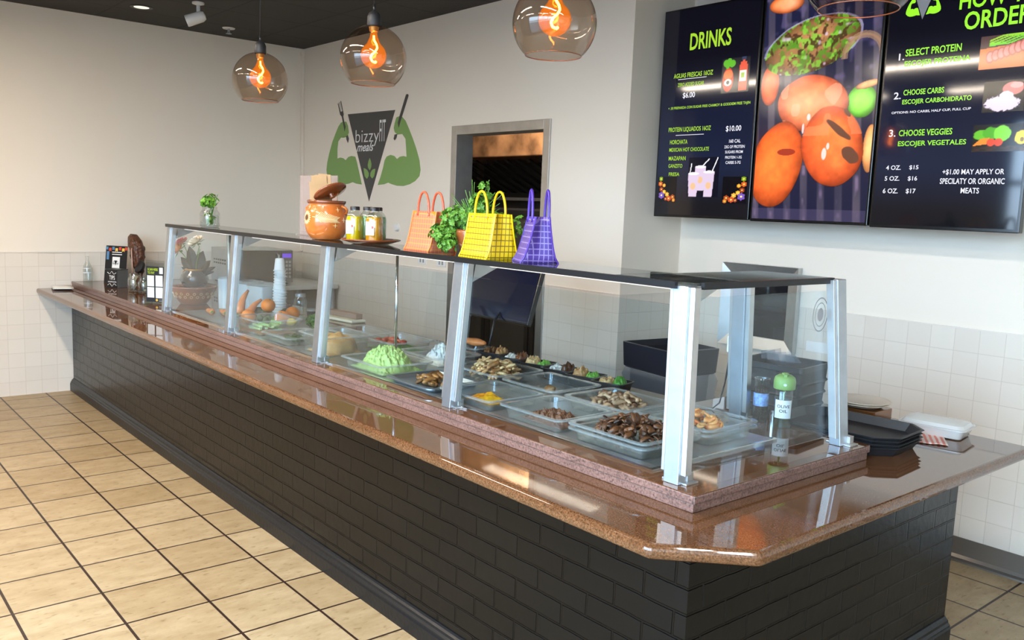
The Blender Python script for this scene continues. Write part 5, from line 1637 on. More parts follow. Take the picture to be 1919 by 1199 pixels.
for s in (-1, 1):
    b = MB(); b.tube([(0.155 * s, -0.03, 0.115), (0.178 * s, -0.018, 0.122), (0.184 * s, 0.0, 0.124), (0.178 * s, 0.018, 0.122), (0.155 * s, 0.03, 0.115)], 0.008, 8); b.build('handle', M['clay'], t, smooth=True)
b = MB()
rs = random.Random(3)
b.lathe([(0.0, 0.100), (0.08, 0.104), (0.125, 0.100), (0.132, 0.092), (0.10, 0.05), (0.0, 0.05)], 30)
for v in b.bm.verts: v.co.z += 0.02 * mnoise.noise(v.co * 40)
for i in range(130):
    a, r_ = rs.uniform(0, 6.28), rs.uniform(0.02, 0.115)
    p = Vector((r_ * math.cos(a), r_ * math.sin(a), 0.105)); d = Vector((rs.uniform(-1, 1), rs.uniform(-1, 1), rs.uniform(-.2, .7))).normalized() * rs.uniform(0.02, 0.05)
    b.tube([p, p + d * .5 + Vector((0, 0, .006)), p + d], [0.0018, 0.0016, 0.0006], 4)
o = b.build('moss_filling', M['straw'], loc=(1.90, 0.36, LZ), smooth=True); tag(o, 'dark dried moss and twigs filling the terracotta bowl', 'moss', kind='stuff')
t = thing('dark_jug', 'round dark ceramic jug with a gold rim standing in the bowl', 'jug', (1.89, 0.37, LZ + 0.108))
b = MB(); b.lathe([(0.0, 0.0), (0.05, 0.0), (0.085, 0.03), (0.098, 0.065), (0.088, 0.10), (0.062, 0.122), (0.060, 0.135), (0.056, 0.135), (0.058, 0.12), (0.08, 0.098), (0.0, 0.03)], 36); b.build('body', M['jugdark'], t, smooth=True)
b = MB(); b.lathe([(0.0605, 0.128), (0.064, 0.132), (0.064, 0.140), (0.056, 0.141), (0.0565, 0.134)], 36); b.build('gold_rim', M['gold'], t, smooth=True)
b = MB(); b.tube([(-0.062, -0.02, 0.132), (-0.09, -0.03, 0.135), (-0.112, -0.037, 0.11), (-0.118, -0.04, 0.07), (-0.10, -0.034, 0.035)], 0.009, 8); b.build('handle', M['gold'], t, smooth=True)
# dark reflection behind the flowers, built as fan-shaped leaves
t = thing('reflection_bouquet', 'dark reflection drawn as a leaf bouquet rising from the jug between the two roses', 'bouquet', (1.89, 0.37, LZ + 0.20))
b = MB()
for i, (a, tl, L, w) in enumerate(((-0.5, -0.75, 0.17, 0.075), (0.1, -0.2, 0.21, 0.09), (0.2, 0.35, 0.19, 0.085), (0.4, 0.8, 0.16, 0.06), (1.2, 1.15, 0.16, 0.035), (1.0, 1.35, 0.14, 0.03), (-1.2, -1.2, 0.14, 0.04), (2.3, 0.4, 0.17, 0.08))):
    mt_ = Matrix.Rotation(R(40) + 0.25 * a, 4, 'Z') @ Matrix.Rotation(tl, 4, 'Y')
    P = lambda x, y, z: mt_ @ Vector((x, y, z))
    L4 = [[P(s * w * q, 0.012 * abs(s) * (1 + i % 2), L * k) for s in (-.5, -.25, 0, .25, .5)] for k, q in ((0.05, .15), (0.3, .75), (0.55, 1.0), (0.8, .7), (1.0, .04))]
    vv = [[b.bm.verts.new(p) for p in row] for row in L4]
    for r0, r1 in zip(vv, vv[1:]):
        for k in range(4): b.bm.faces.new((r0[k], r0[k + 1], r1[k + 1], r1[k]))
b.build('leaves', M['reflection_dark'], t, solid=0.002)
b = MB()
for dx, dy, dz in ((-0.08, -0.03, 0.12), (0.03, 0.03, 0.19), (-0.05, -0.02, 0.17)): b.tube([(0, 0, -0.08), (dx * .4, dy * .4, dz * .5), (dx, dy, dz)], 0.003, 5)
b.build('stems', M['stem'], t)


def rose_(loc, r_, material, label, tilt):
    t = thing('rose', label, 'flower', loc)
    b = MB()
    for ring, (n, rr_, h, op) in enumerate(((3, 0.22, 0.75, 0.1), (4, 0.42, 0.72, 0.25), (5, 0.66, 0.60, 0.5), (6, 0.9, 0.40, 0.85))):
        for i in range(n):
            a = 2 * math.pi * i / n + ring * 0.6
            rows = []
            for k in range(4):
                v_ = k / 3
                wd = math.sin(v_ * 2.2 + 0.5) * 0.55
                rr2 = rr_ * (0.35 + 0.65 * v_ ** 0.7) + op * 0.18 * v_ ** 3
                rows.append([tilt @ (Vector((rr2 * math.cos(a + s * wd / max(.3, rr_) * .8), rr2 * math.sin(a + s * wd / max(.3, rr_) * .8), h * (v_ * 1.0) - 0.25 + 0.05 * abs(s))) * r_) for s in (-1, -.5, 0, .5, 1)])
            vv = [[b.bm.verts.new(p) for p in row] for row in rows]
            for r0, r1 in zip(vv, vv[1:]):
                for k in range(4): b.bm.faces.new((r0[k], r0[k + 1], r1[k + 1], r1[k]))
    b.build('petals', material, t, smooth=True)
    b = MB()
    for i in range(5):
        a = 2 * math.pi * i / 5
        b.face([tilt @ (Vector(p) * r_) for p in ((0.1 * math.cos(a), 0.1 * math.sin(a), -0.25), (0.6 * math.cos(a - .3), 0.6 * math.sin(a - .3), -0.3), (1.05 * math.cos(a), 1.05 * math.sin(a), -0.32), (0.6 * math.cos(a + .3), 0.6 * math.sin(a + .3), -0.3))])
    b.tube([tilt @ Vector((0, 0, -0.25 * r_)), tilt @ Vector((0, 0, -0.7 * r_)), Vector((1.88, 0.37, LZ + 0.255)) - Vector(loc)], 0.003, 5)
    b.build('sepals', M['stem'], t)


rose_((1.84, 0.40, LZ + 0.44), 0.062, M['rose'], 'white rose at the top right of the posy', Matrix.Rotation(R(35), 3, 'X'))
rose_((1.66, 0.33, LZ + 0.375), 0.066, M['rose_y'], 'yellow rose low at the left of the posy', Matrix.Rotation(R(50), 3, 'X'))
rose_((1.67, 0.36, LZ + 0.43), 0.05, M['rose_r'], 'red rose above the yellow rose', Matrix.Rotation(R(30), 3, 'X'))


def round_tub(t, r_, h, n, lid=True):
    for i in range(n):
        b = MB()
        z = i * 0.006
        if i == 0:
            b.lathe([(0.0, 0.0), (r_ * 0.9, 0.0), (r_ * 0.97, h * 0.97), (r_, h * 0.97), (r_, h), (r_ * 0.95, h), (r_ * 0.88, 0.004), (0.0, 0.004)], 30)
            b.build('tub', M['cloudy'], t, smooth='auto')
    for k in range(4):
        b = MB(); b.lathe([(r_ * 0.99, h + 0.003 * k), (r_ * 1.02, h + 0.001 + 0.003 * k), (r_ * 0.99, h + 0.003 * k + 0.002)], 30); b.build('nested_rim', M['cloudy'], t)


t = thing('tub_stack', 'tall stack of cloudy plastic tubs right of the terracotta bowl', 'tub stack', (2.27, 0.45, LZ + 0.004)); round_tub(t, 0.058, 0.205, 1)
for i, (x, y, lb) in enumerate(((2.31, 0.60, 'cloudy square plastic tub stack behind the second front post, left one'), (2.47, 0.62, 'cloudy square plastic tub stack nearest the paper cups'))):
    t = thing('square_tub_stack', lb, 'tub stack', (x, y, LZ + 0.004), R(20))
    b = MB(); b.rr([(0.062, 0.062, 0.015, 0.0), (0.072, 0.072, 0.018, 0.165), (0.078, 0.078, 0.02, 0.166), (0.078, 0.078, 0.02, 0.170), (0.068, 0.068, 0.018, 0.170), (0.058, 0.058, 0.014, 0.004)]); b.build('tub', M['cloudy'], t, smooth='auto')
    for k in range(4):
        b = MB(); b.rr([(0.07, 0.07, 0.02, 0.171 + .005 * k), (0.078, 0.078, 0.02, 0.173 + .005 * k), (0.07, 0.07, 0.02, 0.175 + .005 * k)], cap0=False, cap1=False); b.build('nested_rim', M['cloudy'], t)

# tall nested stack of white foam cups
for i in range(16):
    z = 0.0 + i * 0.0185
    nm = 'white foam cup in the tall nested stack behind the oranges'
    if i == 0:
        c0 = MB()
        c0.lathe([(0.0, 0.088), (0.029, 0.088), (0.031, 0.085), (0.042, 0.004), (0.044, 0.0), (0.0485, 0.001), (0.0485, 0.007), (0.043, 0.009), (0.0335, 0.084), (0.0, 0.086)], 28)
        for v in c0.bm.verts:
            v.co.x *= 1 + 0.02 * math.sin(v.co.z * 300)
        c0 = c0.build('foam_cup', M['foam'], smooth='auto', loc=(2.60, 0.69, LZ + 0.004))
        tag(c0, nm, 'cup', 'nested foam cups')
    else:
        c = c0.copy(); COL.objects.link(c); c.location = (2.60 + 0.0015 * math.sin(i * 2), 0.69 + 0.0015 * math.cos(i), LZ + 0.004 + z)
        c.scale = (1.0, 1.0, 1.0) if i < 9 else (0.86, 0.86, 1.0)


def mason(loc, r_, h, label, lidmat, cat='jar', name='mason_jar', lid=True):
    t = thing(name, label, cat, loc)
    b = MB(); b.lathe([(0.0, 0.001), (r_ * 0.85, 0.001), (r_, 0.012), (r_, h * 0.68), (r_ * 0.92, h * 0.76), (r_ * 0.74, h * 0.84), (r_ * 0.74, h)], 30, sq=0.85); b.build('glass', M['clear_jar'], t, smooth=True)
    b = MB(); b.lathe([(r_ * 0.70, h), (r_ * 0.70, h * 0.84), (r_ * 0.88, h * 0.75), (r_ * 0.93, h * 0.66), (r_ * 0.93, 0.018), (0.0, 0.012)], 30, sq=0.85); b.build('inner_glass', M['clear'], t, smooth=True)
    if lid:
        b = MB(); b.lathe([(r_ * 0.78, h * 0.88), (r_ * 0.80, h * 0.9), (r_ * 0.80, h * 1.02), (r_ * 0.74, h * 1.035), (0.0, h * 1.035)], 30); b.build('lid', lidmat, t, smooth='auto')
    return t


M['clear_jar'] = thin_glass('jar_glass', (0.90, 0.93, 0.92), boost=0.06)
mason((2.735, 0.775, LZ + 0.0005), 0.042, 0.135, 'clear glass jar with a silver lid right of the foam cups', M['steel'])
t = thing('small_jar', 'small dark jar with a pale lid right of the silver-lidded jar', 'jar', (2.86, 0.80, LZ + 0.0005))
b = MB(); b.lathe([(0.0, 0.001), (0.034, 0.001), (0.036, 0.004), (0.036, 0.036), (0.0, 0.038)], 26); b.build('jar', M['black'], t, smooth='auto')
b = MB(); b.lathe([(0.037, 0.036), (0.038, 0.038), (0.038, 0.048), (0.0, 0.049)], 26); b.build('lid', M['steel'], t, smooth='auto')
b = MB(); b.box(-0.25, 0.25, -0.055, 0.055, 0.0, 0.018); tag(b.build('cutting_board', M['board'], bevel=0.006, loc=(3.03, 0.885, LZ + 0.0005), rot=(0, 0, R(6))), 'pale wooden board lying behind the produce', 'cutting board')
b = MB(); b.box(-0.16, 0.16, -0.025, 0.025, 0.0, 0.034); tag(b.build('brown_box', mat('brown_card', sc((150, 120, 104)), 0.7), bevel=0.003, loc=(3.08, 0.92, LZ + 0.019), rot=(0, 0, R(6))), 'flat brown box on the pale wooden board', 'box')

# =================================================================== LEFT END OF THE LEDGE
t = thing('glass_bottle', 'clear empty glass bottle at the far left end of the ledge', 'bottle', (0.075, 0.115, LZ + 0.0005))
b = MB(); b.lathe([(0.0, 0.001), (0.034, 0.001), (0.036, 0.005), (0.036, 0.115), (0.032, 0.135), (0.018, 0.165), (0.012, 0.185), (0.012, 0.205), (0.0145, 0.207), (0.0145, 0.216), (0.011, 0.217)], 28); b.build('body', M['clear_jar'], t, smooth=True)
b = MB()
for z in (0.075, 0.112): b.lathe([(0.0362, z), (0.0368, z + 0.001), (0.0368, z + 0.005), (0.0362, z + 0.006)], 28)
b.build('painted_band', M['white'], t)

t = thing('menu_flyer', 'dark printed menu board with bunting standing behind the tip box', 'sign', (0.29, 0.27, LZ + 0.0005), R(38)); t.scale = (0.68, 1, 1)
mt_ = Matrix.Rotation(R(-8), 4, 'X')
b = MB(); b.box(-0.15, 0.15, 0.0, 0.004, 0.0, 0.32, mt_); b.build('board', M['ink'], t)
b = MB(); b.hexa([(-0.05, 0.008, 0.0), (0.05, 0.008, 0.0), (0.05, 0.10, 0.0), (-0.05, 0.10, 0.0)], [(-0.03, 0.018, 0.12), (0.03, 0.018, 0.12), (0.03, 0.03, 0.12), (-0.03, 0.03, 0.12)]); b.build('stand', M['black'], t)
for i, (x, c) in enumerate(((-0.135, 'blueprint'), (-0.09, 'redprint'), (-0.045, 'blueprint'), (0.0, 'yelprint'), (0.05, 'redprint'), (0.095, 'yelprint'), (0.135, 'redprint'))):
    b = MB(); zz = 0.31 - 0.01 * (i % 2); b.prism([(x - 0.017, zz), (x + 0.017, zz), (x + 0.017, zz - 0.030), (x, zz - 0.022), (x - 0.017, zz - 0.030)], -0.0012, -0.0006, 'y'); bmesh.ops.transform(b.bm, matrix=mt_, verts=b.bm.verts[:]); b.build('bunting_flag', M[c], t)
b = MB(); b.box(-0.135, -0.10, -0.0012, -0.0006, 0.20, 0.27, mt_); b.build('side_picture', M['blueprint'], t)
b = MB(); b.box(-0.05, 0.055, -0.0012, -0.0006, 0.13, 0.225, mt_); b.build('emblem_card', M['paper'], t)
b = MB()
k = 0.085 / 1.6
for poly in (LA, RA): b.prism([((x - 1.3) * k, 0.178 + (z - 2.2) * k) for x, z in poly], -0.0020, -0.0015, 'y')
bmesh.ops.transform(b.bm, matrix=mt_, verts=b.bm.verts[:]); b.build('emblem_arms', M['greyprint'], t)
b = MB(); b.prism([((x - 1.3) * k, 0.178 + (z - 2.2) * k) for x, z in TRI], -0.0021, -0.0016, 'y'); bmesh.ops.transform(b.bm, matrix=mt_, verts=b.bm.verts[:]); b.build('emblem_triangle', M['ink'], t)
b = MB(); b.box(-0.145, 0.145, -0.0012, -0.0006, 0.115, 0.118, mt_); b.build('rule', M['greyprint'], t)
b = MB(); b.box(-0.06, 0.075, -0.0012, -0.0006, 0.262, 0.268, mt_); b.box(-0.06, 0.08, -0.0012, -0.0006, 0.243, 0.249, mt_); b.build('print_line', M['chalk'], t)
b = MB(); b.lathe([(0.0, 0.055), (0.017, 0.055), (0.018, 0.085), (0.010, 0.098), (0.0, 0.099)], 16, c=(-0.08, 0, 0)); 
for v in b.bm.verts: v.co.y = v.co.y * 0.02 - 0.001
b.build('drink_picture', M['redprint'], t)
b = MB(); b.prism([(0.04, 0.05), (0.09, 0.05), (0.085, 0.075), (0.066, 0.10), (0.047, 0.075)], -0.0012, -0.0006, 'y'); bmesh.ops.transform(b.bm, matrix=mt_, verts=b.bm.verts[:]); b.build('food_picture', M['yelprint'], t)

t = thing('tip_box', 'black tip box with TIPS lettering in front of the menu board', 'tip box', (0.63, 0.20, LZ + 0.0005), R(30)); t.scale = (0.6, 1, 1)
b = MB(); b.box(-0.095, 0.095, -0.055, 0.055, 0, 0.145); b.build('box', mat('grey_box_sides', (0.10, 0.10, 0.095), 0.25), t, bevel=0.002)
b = MB(); b.box(-0.094, 0.094, -0.057, -0.0555, 0.001, 0.144); b.build('front_panel', M['ink'], t)
b = MB(); b.box(-0.097, 0.097, -0.058, 0.057, 0.1455, 0.150); b.build('lid', M['black'], t)
b = MB(); b.text('TIPS', -0.045, 0.066, 0.05, 0.10, -0.0578, bold=0.01); b.build('tips_lettering', M['chalk'], t, recalc=False)
b = MB(); b.text('ARE APPRECIATED', -0.07, 0.043, 0.075, 0.054, -0.0578, bold=0.01); b.build('small_lettering', M['chalk'], t, recalc=False)
for z0, s in ((0.118, 1), (0.028, -1)):
    b = MB(); b.tube([(-0.075 + 0.15 * i / 24, -0.0582, z0 + s * (0.006 * math.cos(i / 24 * 4 * math.pi) + 0.010 * max(0, 1 - abs(i - 12) / 5))) for i in range(25)], 0.0018, 5); b.build('scroll_ornament', M['chalk'], t)

t = thing('carved_figure', 'tall dark carved wooden figure on a round foot by the left wall', 'carving', (0.34, 0.46, LZ + 0.0005))
b = MB()
pts = [(0, 0, 0.02), (0.005, 0, 0.07), (-0.01, 0, 0.12), (-0.005, 0, 0.18), (-0.02, 0, 0.24), (-0.03, 0, 0.30), (-0.055, 0, 0.345), (-0.085, 0, 0.385), (-0.12, 0, 0.40)]
b.tube([(p[0] * 0.9 + 0.005, p[0] * .3, p[2]) for p in pts], [0.028, 0.022, 0.038, 0.046, 0.058, 0.062, 0.058, 0.044, 0.022], 18)
bmesh.ops.subdivide_edges(b.bm, edges=b.bm.edges[:], cuts=2, use_grid_fill=True)
for v in b.bm.verts:
    v.co += Vector((v.co.x, v.co.y, 0)).normalized() * 0.016 * mnoise.noise(v.co * 38) if v.co.length else Vector()
b.build('carved_body', M['wood'], t, smooth=True)
b = MB(); b.lathe([(0.0, 0.0), (0.07, 0.0), (0.075, 0.01), (0.07, 0.028), (0.03, 0.036), (0.0, 0.036)], 28); b.build('round_foot', M['black'], t, smooth='auto')
b = MB(); b.lathe([(0.0, -0.012), (0.052, -0.012), (0.055, 0.0), (0.052, 0.012), (0.0, 0.012)], 26, c=(0.055, -0.01, 0.148), mtx=Matrix.Rotation(R(70), 4, 'X') @ Matrix.Rotation(R(15), 4, 'Y')); b.build('dark_disc', M['black'], t, smooth='auto')
b = MB(); b.tube([(0.03, -0.06, 0.04), (0.028, -0.065, 0.18), (0.018, -0.066, 0.285), (0.008, -0.06, 0.30)], 0.006, 8); b.build('pale_stick', mat('pale_pink_stick', sc((190, 150, 136)), 0.4), t, smooth=True)

for i, (x, y, r_, h) in enumerate(((1.03, 0.22, 0.056, 0.145), (1.17, 0.25, 0.050, 0.125))):
    t = mason((x, y, LZ + 0.0005), r_, h, ['clear glass jar of coins and banknotes, left one beside the payment sign', 'clear glass jar with coins just behind the payment sign'][i], M['steel'], lid=False)
    b = MB()
    rs = random.Random(i)
    for k in range(16):
        a, rr_ = rs.uniform(0, 6.28), rs.uniform(0, r_ * 0.5)
        b.cyl((rr_ * math.cos(a), rr_ * math.sin(a), 0.016 + k * 0.0022), (rr_ * math.cos(a) + 0.0004, rr_ * math.sin(a), 0.0176 + k * 0.0022), 0.011, n=14)
    tag(b.build('coins', M['steel'], loc=(x, y, LZ + 0.001)), ['coins at the bottom of the left tip jar', 'coins at the bottom of the jar behind the payment sign'][i], 'coins', kind='stuff')
    for k in range(3):
        b = MB()
        a = k * 2.1 + i
        pr_ = [(-0.02, 0.02), (0.0, 0.05), (-0.006, 0.09), (0.01, h * 0.85)]
        for (o0, z0), (o1, z1) in zip(pr_, pr_[1:]):
            b.face([(-0.022, o0, z0), (0.022, o0, z0), (0.022, o1, z1), (-0.022, o1, z1)])
        bmesh.ops.remove_doubles(b.bm, verts=b.bm.verts[:], dist=1e-5)
        tag(b.build('banknote', mat('banknote_%d%d' % (i, k), [sc((150, 156, 130)), sc((190, 120, 90)), sc((170, 160, 150))][k], 0.7), loc=(x + 0.015 * math.cos(a), y + 0.015 * math.sin(a), LZ + 0.004), rot=(0, 0, a), solid=0.0004), 'crumpled banknote in %s' % ('the left tip jar' if i == 0 else 'the jar behind the payment sign'), 'banknote', 'banknotes in the tip jars %d' % i)

t = thing('payment_sign', 'clear acrylic stand with a dark scan here to pay card beside the guard', 'sign', (1.83, 0.115, LZ + 0.0005), R(38))
b = MB(); b.box(-0.072, 0.072, 0.002, 0.005, 0.0, 0.305); b.box(-0.072, 0.072, -0.0035, -0.001, 0.0, 0.29); b.build('acrylic_sheet', M['acrylic'], t)
b = MB(); b.box(-0.085, 0.085, -0.04, 0.05, -0.0002, 0.006); b.build('acrylic_foot', M['acrylic'], t)
b = MB(); b.box(-0.070, 0.070, -0.0006, 0.0012, 0.012, 0.262); b.build('card', mat('charcoal_card', sc((46, 50, 58)), 0.4), t)
b = MB(); b.text('SCAN HERE', -0.058, 0.232, 0.022, 0.250, -0.0010, bold=0.02); b.text('TO PAY', -0.058, 0.208, -0.004, 0.226, -0.0010, bold=0.02); b.build('lime_lettering', M['limeprint'], t, recalc=False)
for x0, x1, z0, z1 in ((0.034, 0.062, 0.212, 0.256), (-0.062, -0.008, 0.122, 0.198), (0.004, 0.060, 0.122, 0.200), (-0.062, -0.008, 0.042, 0.116), (0.004, 0.060, 0.040, 0.116)):
    b = MB(); b.box(x0, x1, -0.0012, -0.0008, z0, z1); b.build('white_square', M['paper'], t)
b = MB(); b.lathe([(0.0, 0.0), (0.009, 0.0), (0.009, 0.0006), (0.0, 0.0006)], 18, mtx=Matrix.Rotation(R(90), 4, 'X'), c=(0.012, -0.0008, 0.026)); b.build('round_badge', M['yelprint'], t)
b = MB(); b.box(0.028, 0.060, -0.0012, -0.0008, 0.028, 0.031); b.box(0.028, 0.060, -0.0012, -0.0008, 0.017, 0.022); b.build('print_line', M['greyprint'], t)

t = thing('paper_sheets', 'folded paper sheets lying on the countertop at the left wall', 'papers', (0.14, -0.10, CT + 0.0005), R(-8))
for i in range(3):
    b = MB()
    vv = []
    for k in range(9):
        x = -0.11 + 0.028 * k + 0.01 * i
        z = 0.002 + 0.006 * i + 0.010 * math.sin(k * 0.55 + i) ** 2
        vv.append([b.bm.verts.new((x, y, z + 0.003 * abs(y) * 8)) for y in (-0.075, -0.03, 0.03, 0.075)])
    for r0, r1 in zip(vv, vv[1:]):
        for k in range(3): b.bm.faces.new((r0[k], r0[k + 1], r1[k + 1], r1[k]))
    b.build('sheet', M['paper'], t, smooth=True, solid=0.001)

# counter along the left wall behind the ledge with the microwave
t = thing('back_counter', 'low steel work table along the left wall behind the ledge', 'work table', (0.40, 1.60, 0))
b = MB(); b.box(-0.395, 0.40, -0.52, 0.53, 0.90, 0.94); b.build('top', M['steel_soft'], t, bevel=0.004)
for x in (-0.36, 0.36):
    for y in (-0.48, 0.49):
        b = MB(); b.cyl((x, y, 0.0), (x, y, 0.90), 0.02); b.build('leg', M['steel'], t, smooth=True)
b = MB(); b.box(-0.37, 0.37, -0.48, 0.49, 0.25, 0.265); b.build('lower_shelf', M['steel_soft'], t)
t = thing('microwave', 'silver microwave oven with a black door and purple display', 'microwave', (0.37, 1.46, 0.9405))
b = MB(); b.box(-0.28, 0.26, -0.275, 0.275, 0.012, 0.315); b.build('body', M['steel_soft'], t, bevel=0.004)
b = MB(); b.box(0.26, 0.284, -0.272, 0.15, 0.018, 0.31); b.build('door', M['tv_black'], t, bevel=0.003)
b = MB(); b.box(0.26, 0.282, 0.153, 0.272, 0.018, 0.31); p = b.build('control_panel', M['black'], t, bevel=0.002)
b = MB(); b.box(0.2825, 0.2835, 0.168, 0.258, 0.245, 0.285); b.build('display', M['led_purple'], p)
b = MB()
for i in range(5):
    for k in range(3): b.box(0.2825, 0.2835, 0.17 + 0.031 * k, 0.192 + 0.031 * k, 0.06 + 0.034 * i, 0.082 + 0.034 * i)
b.build('keypad', M['grey'], p)
b = MB(); b.tube([(0.285, 0.12, 0.05), (0.315, 0.12, 0.06), (0.315, 0.12, 0.27), (0.285, 0.12, 0.28)], 0.008, 8); b.build('handle', M['steel'], t, smooth=True)
b = MB()
for i in range(6): b.box(-0.22 + 0.05 * i, -0.185 + 0.05 * i, -0.2765, -0.2755, 0.20, 0.215); b.box(-0.22 + 0.05 * i, -0.185 + 0.05 * i, -0.2765, -0.2755, 0.17, 0.185)
b.build('vent_slots', M['black'], t)
for x, y in ((-0.24, -0.24), (0.22, -0.24), (-0.24, 0.24), (0.22, 0.24)):
    b = MB(); b.cyl((x, y, 0), (x, y, 0.013), 0.014); b.build('foot', M['black'], t)

# tilted dark monitor behind the guard
t = thing('order_monitor', 'dark tilted monitor on a thin stand behind the guard before the doorway', 'monitor', (4.56, 0.93, LZ + 0.0005))
mt_ = Matrix.Translation((-0.14, 0.115, 0.165)) @ Matrix.Rotation(R(-17), 4, 'X')
b = MB(); b.box(-0.335, 0.335, 0.0, 0.03, 0.0, 0.335, mt_); b.build('case', M['tv_black'], t, bevel=0.004)
b = MB(); b.box(-0.325, 0.325, -0.0012, -0.0004, 0.012, 0.325, mt_); b.build('panel', mat('dark_blue_screen', (0.006, 0.008, 0.022), 0.06), t)
b = MB(); b.tube([(0.02, 0.0, 0.01), (-0.02, 0.07, 0.17), (-0.06, 0.17, 0.23)], 0.006, 8); b.build('stand_arm', M['black'], t, smooth=True)
b = MB(); b.rr([(0.06, 0.032, 0.02, 0.0), (0.06, 0.032, 0.02, 0.006), (0.05, 0.025, 0.015, 0.010)]); b.build('foot', M['black'], t)

# waste bin by the pillar
t = thing('waste_bin', 'tall black waste bin with a clear liner behind the counter', 'bin', (4.965, 1.95, 0.0), R(-8))
b = MB(); b.rr([(0.15, 0.13, 0.04, 0.001), (0.185, 0.165, 0.04, 0.955), (0.178, 0.158, 0.04, 0.955), (0.145, 0.125, 0.035, 0.02)]); b.build('body', M['bin'], t, smooth='auto')
b = MB(); b.rr([(0.192, 0.172, 0.03, 0.84), (0.203, 0.183, 0.03, 0.85), (0.210, 0.190, 0.03, 0.985), (0.196, 0.176, 0.03, 0.988), (0.19, 0.17, 0.03, 0.85)], cap0=False, cap1=False); b.build('rim_collar', M['bin'], t, smooth='auto')
b = MB()
prof_ = []
for z, e in ((0.85, 0.012), (0.80, 0.030), (0.72, 0.020), (0.62, 0.028), (0.52, 0.016)):
    prof_.append((0.183 + e, 0.163 + e, 0.03, z))
b.rr(prof_, seg=9, cap0=False, cap1=False)
for v in b.bm.verts: 
    a = math.atan2(v.co.y, v.co.x); v.co.x *= 1 + 0.03 * math.sin(14 * a + 9 * v.co.z); v.co.y *= 1 + 0.03 * math.sin(17 * a - 7 * v.co.z)
b.build('liner', M['bag_film'], t, smooth=True)

# =================================================================== RIGHT END
t = thing('oil_bottle', 'olive oil bottle with a lime green pump cap inside the end glass', 'bottle', (6.345, 0.925, LZ + 0.0005), R(35)); t.scale = (1, 1, 0.82)
b = MB(); b.lathe([(0.0, 0.001), (0.030, 0.001), (0.032, 0.004), (0.032, 0.165), (0.028, 0.175), (0.024, 0.178), (0.024, 0.185)], 30); b.build('glass', M['clear_jar'], t, smooth=True)
b = MB(); b.lathe([(0.0, 0.003), (0.0302, 0.003), (0.0302, 0.125), (0.0, 0.1255)], 30); b.build('oil', M['oil'], t, smooth='auto')
b = MB(); b.cyl((0, 0, 0.1256), (0, 0, 0.176), 0.004); b.build('dip_tube', M['leaf'], t)
b = MB(); b.lathe([(0.0385, 0.176), (0.0395, 0.179), (0.0395, 0.212), (0.036, 0.228), (0.024, 0.239), (0.0, 0.242)], 30); b.build('pump_cap', M['pump'], t, smooth='auto')
b = MB(); b.lathe([(0.0, 0.240), (0.012, 0.240), (0.012, 0.247), (0.0, 0.249)], 16); b.box(-0.006, 0.006, -0.03, 0.0, 0.232, 0.246); b.build('nozzle', M['pump'], t, smooth='auto', bevel=0.001)
b = MB(); b.cyl((0, -0.038, 0.200), (0, -0.042, 0.200), 0.006); b.build('button', M['white'], t)
b = MB()
for i in range(12):
    a0, a1 = R(-150) + R(120) * i / 12, R(-150) + R(120) * (i + 1) / 12
    b.face([(0.0328 * math.cos(a0), 0.0328 * math.sin(a0), 0.045), (0.0328 * math.cos(a1), 0.0328 * math.sin(a1), 0.045), (0.0328 * math.cos(a1), 0.0328 * math.sin(a1), 0.128), (0.0328 * math.cos(a0), 0.0328 * math.sin(a0), 0.128)])
lab = b.build('label', M['paper'], t)
b = MB(); b.text('OLIVE', -0.024, 0.093, 0.024, 0.107, 0.0, bold=0.02); b.text('OIL', -0.015, 0.072, 0.015, 0.086, 0.0, bold=0.02); b.box(-0.012, 0.012, -0.0003, 0.0, 0.056, 0.0566)
for v in b.bm.verts:
    a = -math.pi / 2 + v.co.x / 0.033
    v.co = Vector((0.0332 * math.cos(a), 0.0332 * math.sin(a), v.co.z))
b.build('lettering', M['ink'], lab, recalc=False)

t = thing('spice_jar', 'clear tall jar of dark peppercorns left of the olive oil', 'jar', (6.243, 0.935, LZ + 0.0005))
b = MB(); b.lathe([(0.0, 0.001), (0.027, 0.001), (0.028, 0.004), (0.028, 0.155), (0.0295, 0.157), (0.0295, 0.165), (0.027, 0.165)], 24); b.build('glass', M['clear_jar'], t, smooth='auto')
b = MB(); b.lathe([(0.0, 0.003), (0.0265, 0.003), (0.0265, 0.128), (0.012, 0.136), (0.0, 0.137)], 24); b.build('peppercorns', M['coffee'], t, smooth='auto')
b = MB(); b.lathe([(0.0282, 0.06), (0.0285, 0.061), (0.0285, 0.108), (0.0282, 0.109)], 24); b.build('label_band', mat('blue_white_label', sc((120, 150, 200)), 0.4, var=0.7, vscale=60), t)
b = MB(); b.cyl((0, 0, 0), (0, 0, 0.05), 0.016, n=20); tag(b.build('small_tin', M['chrome'], smooth='auto', loc=(6.295, 0.945, LZ + 0.0005)), 'small shiny tin between the spice jar and olive oil', 'tin')

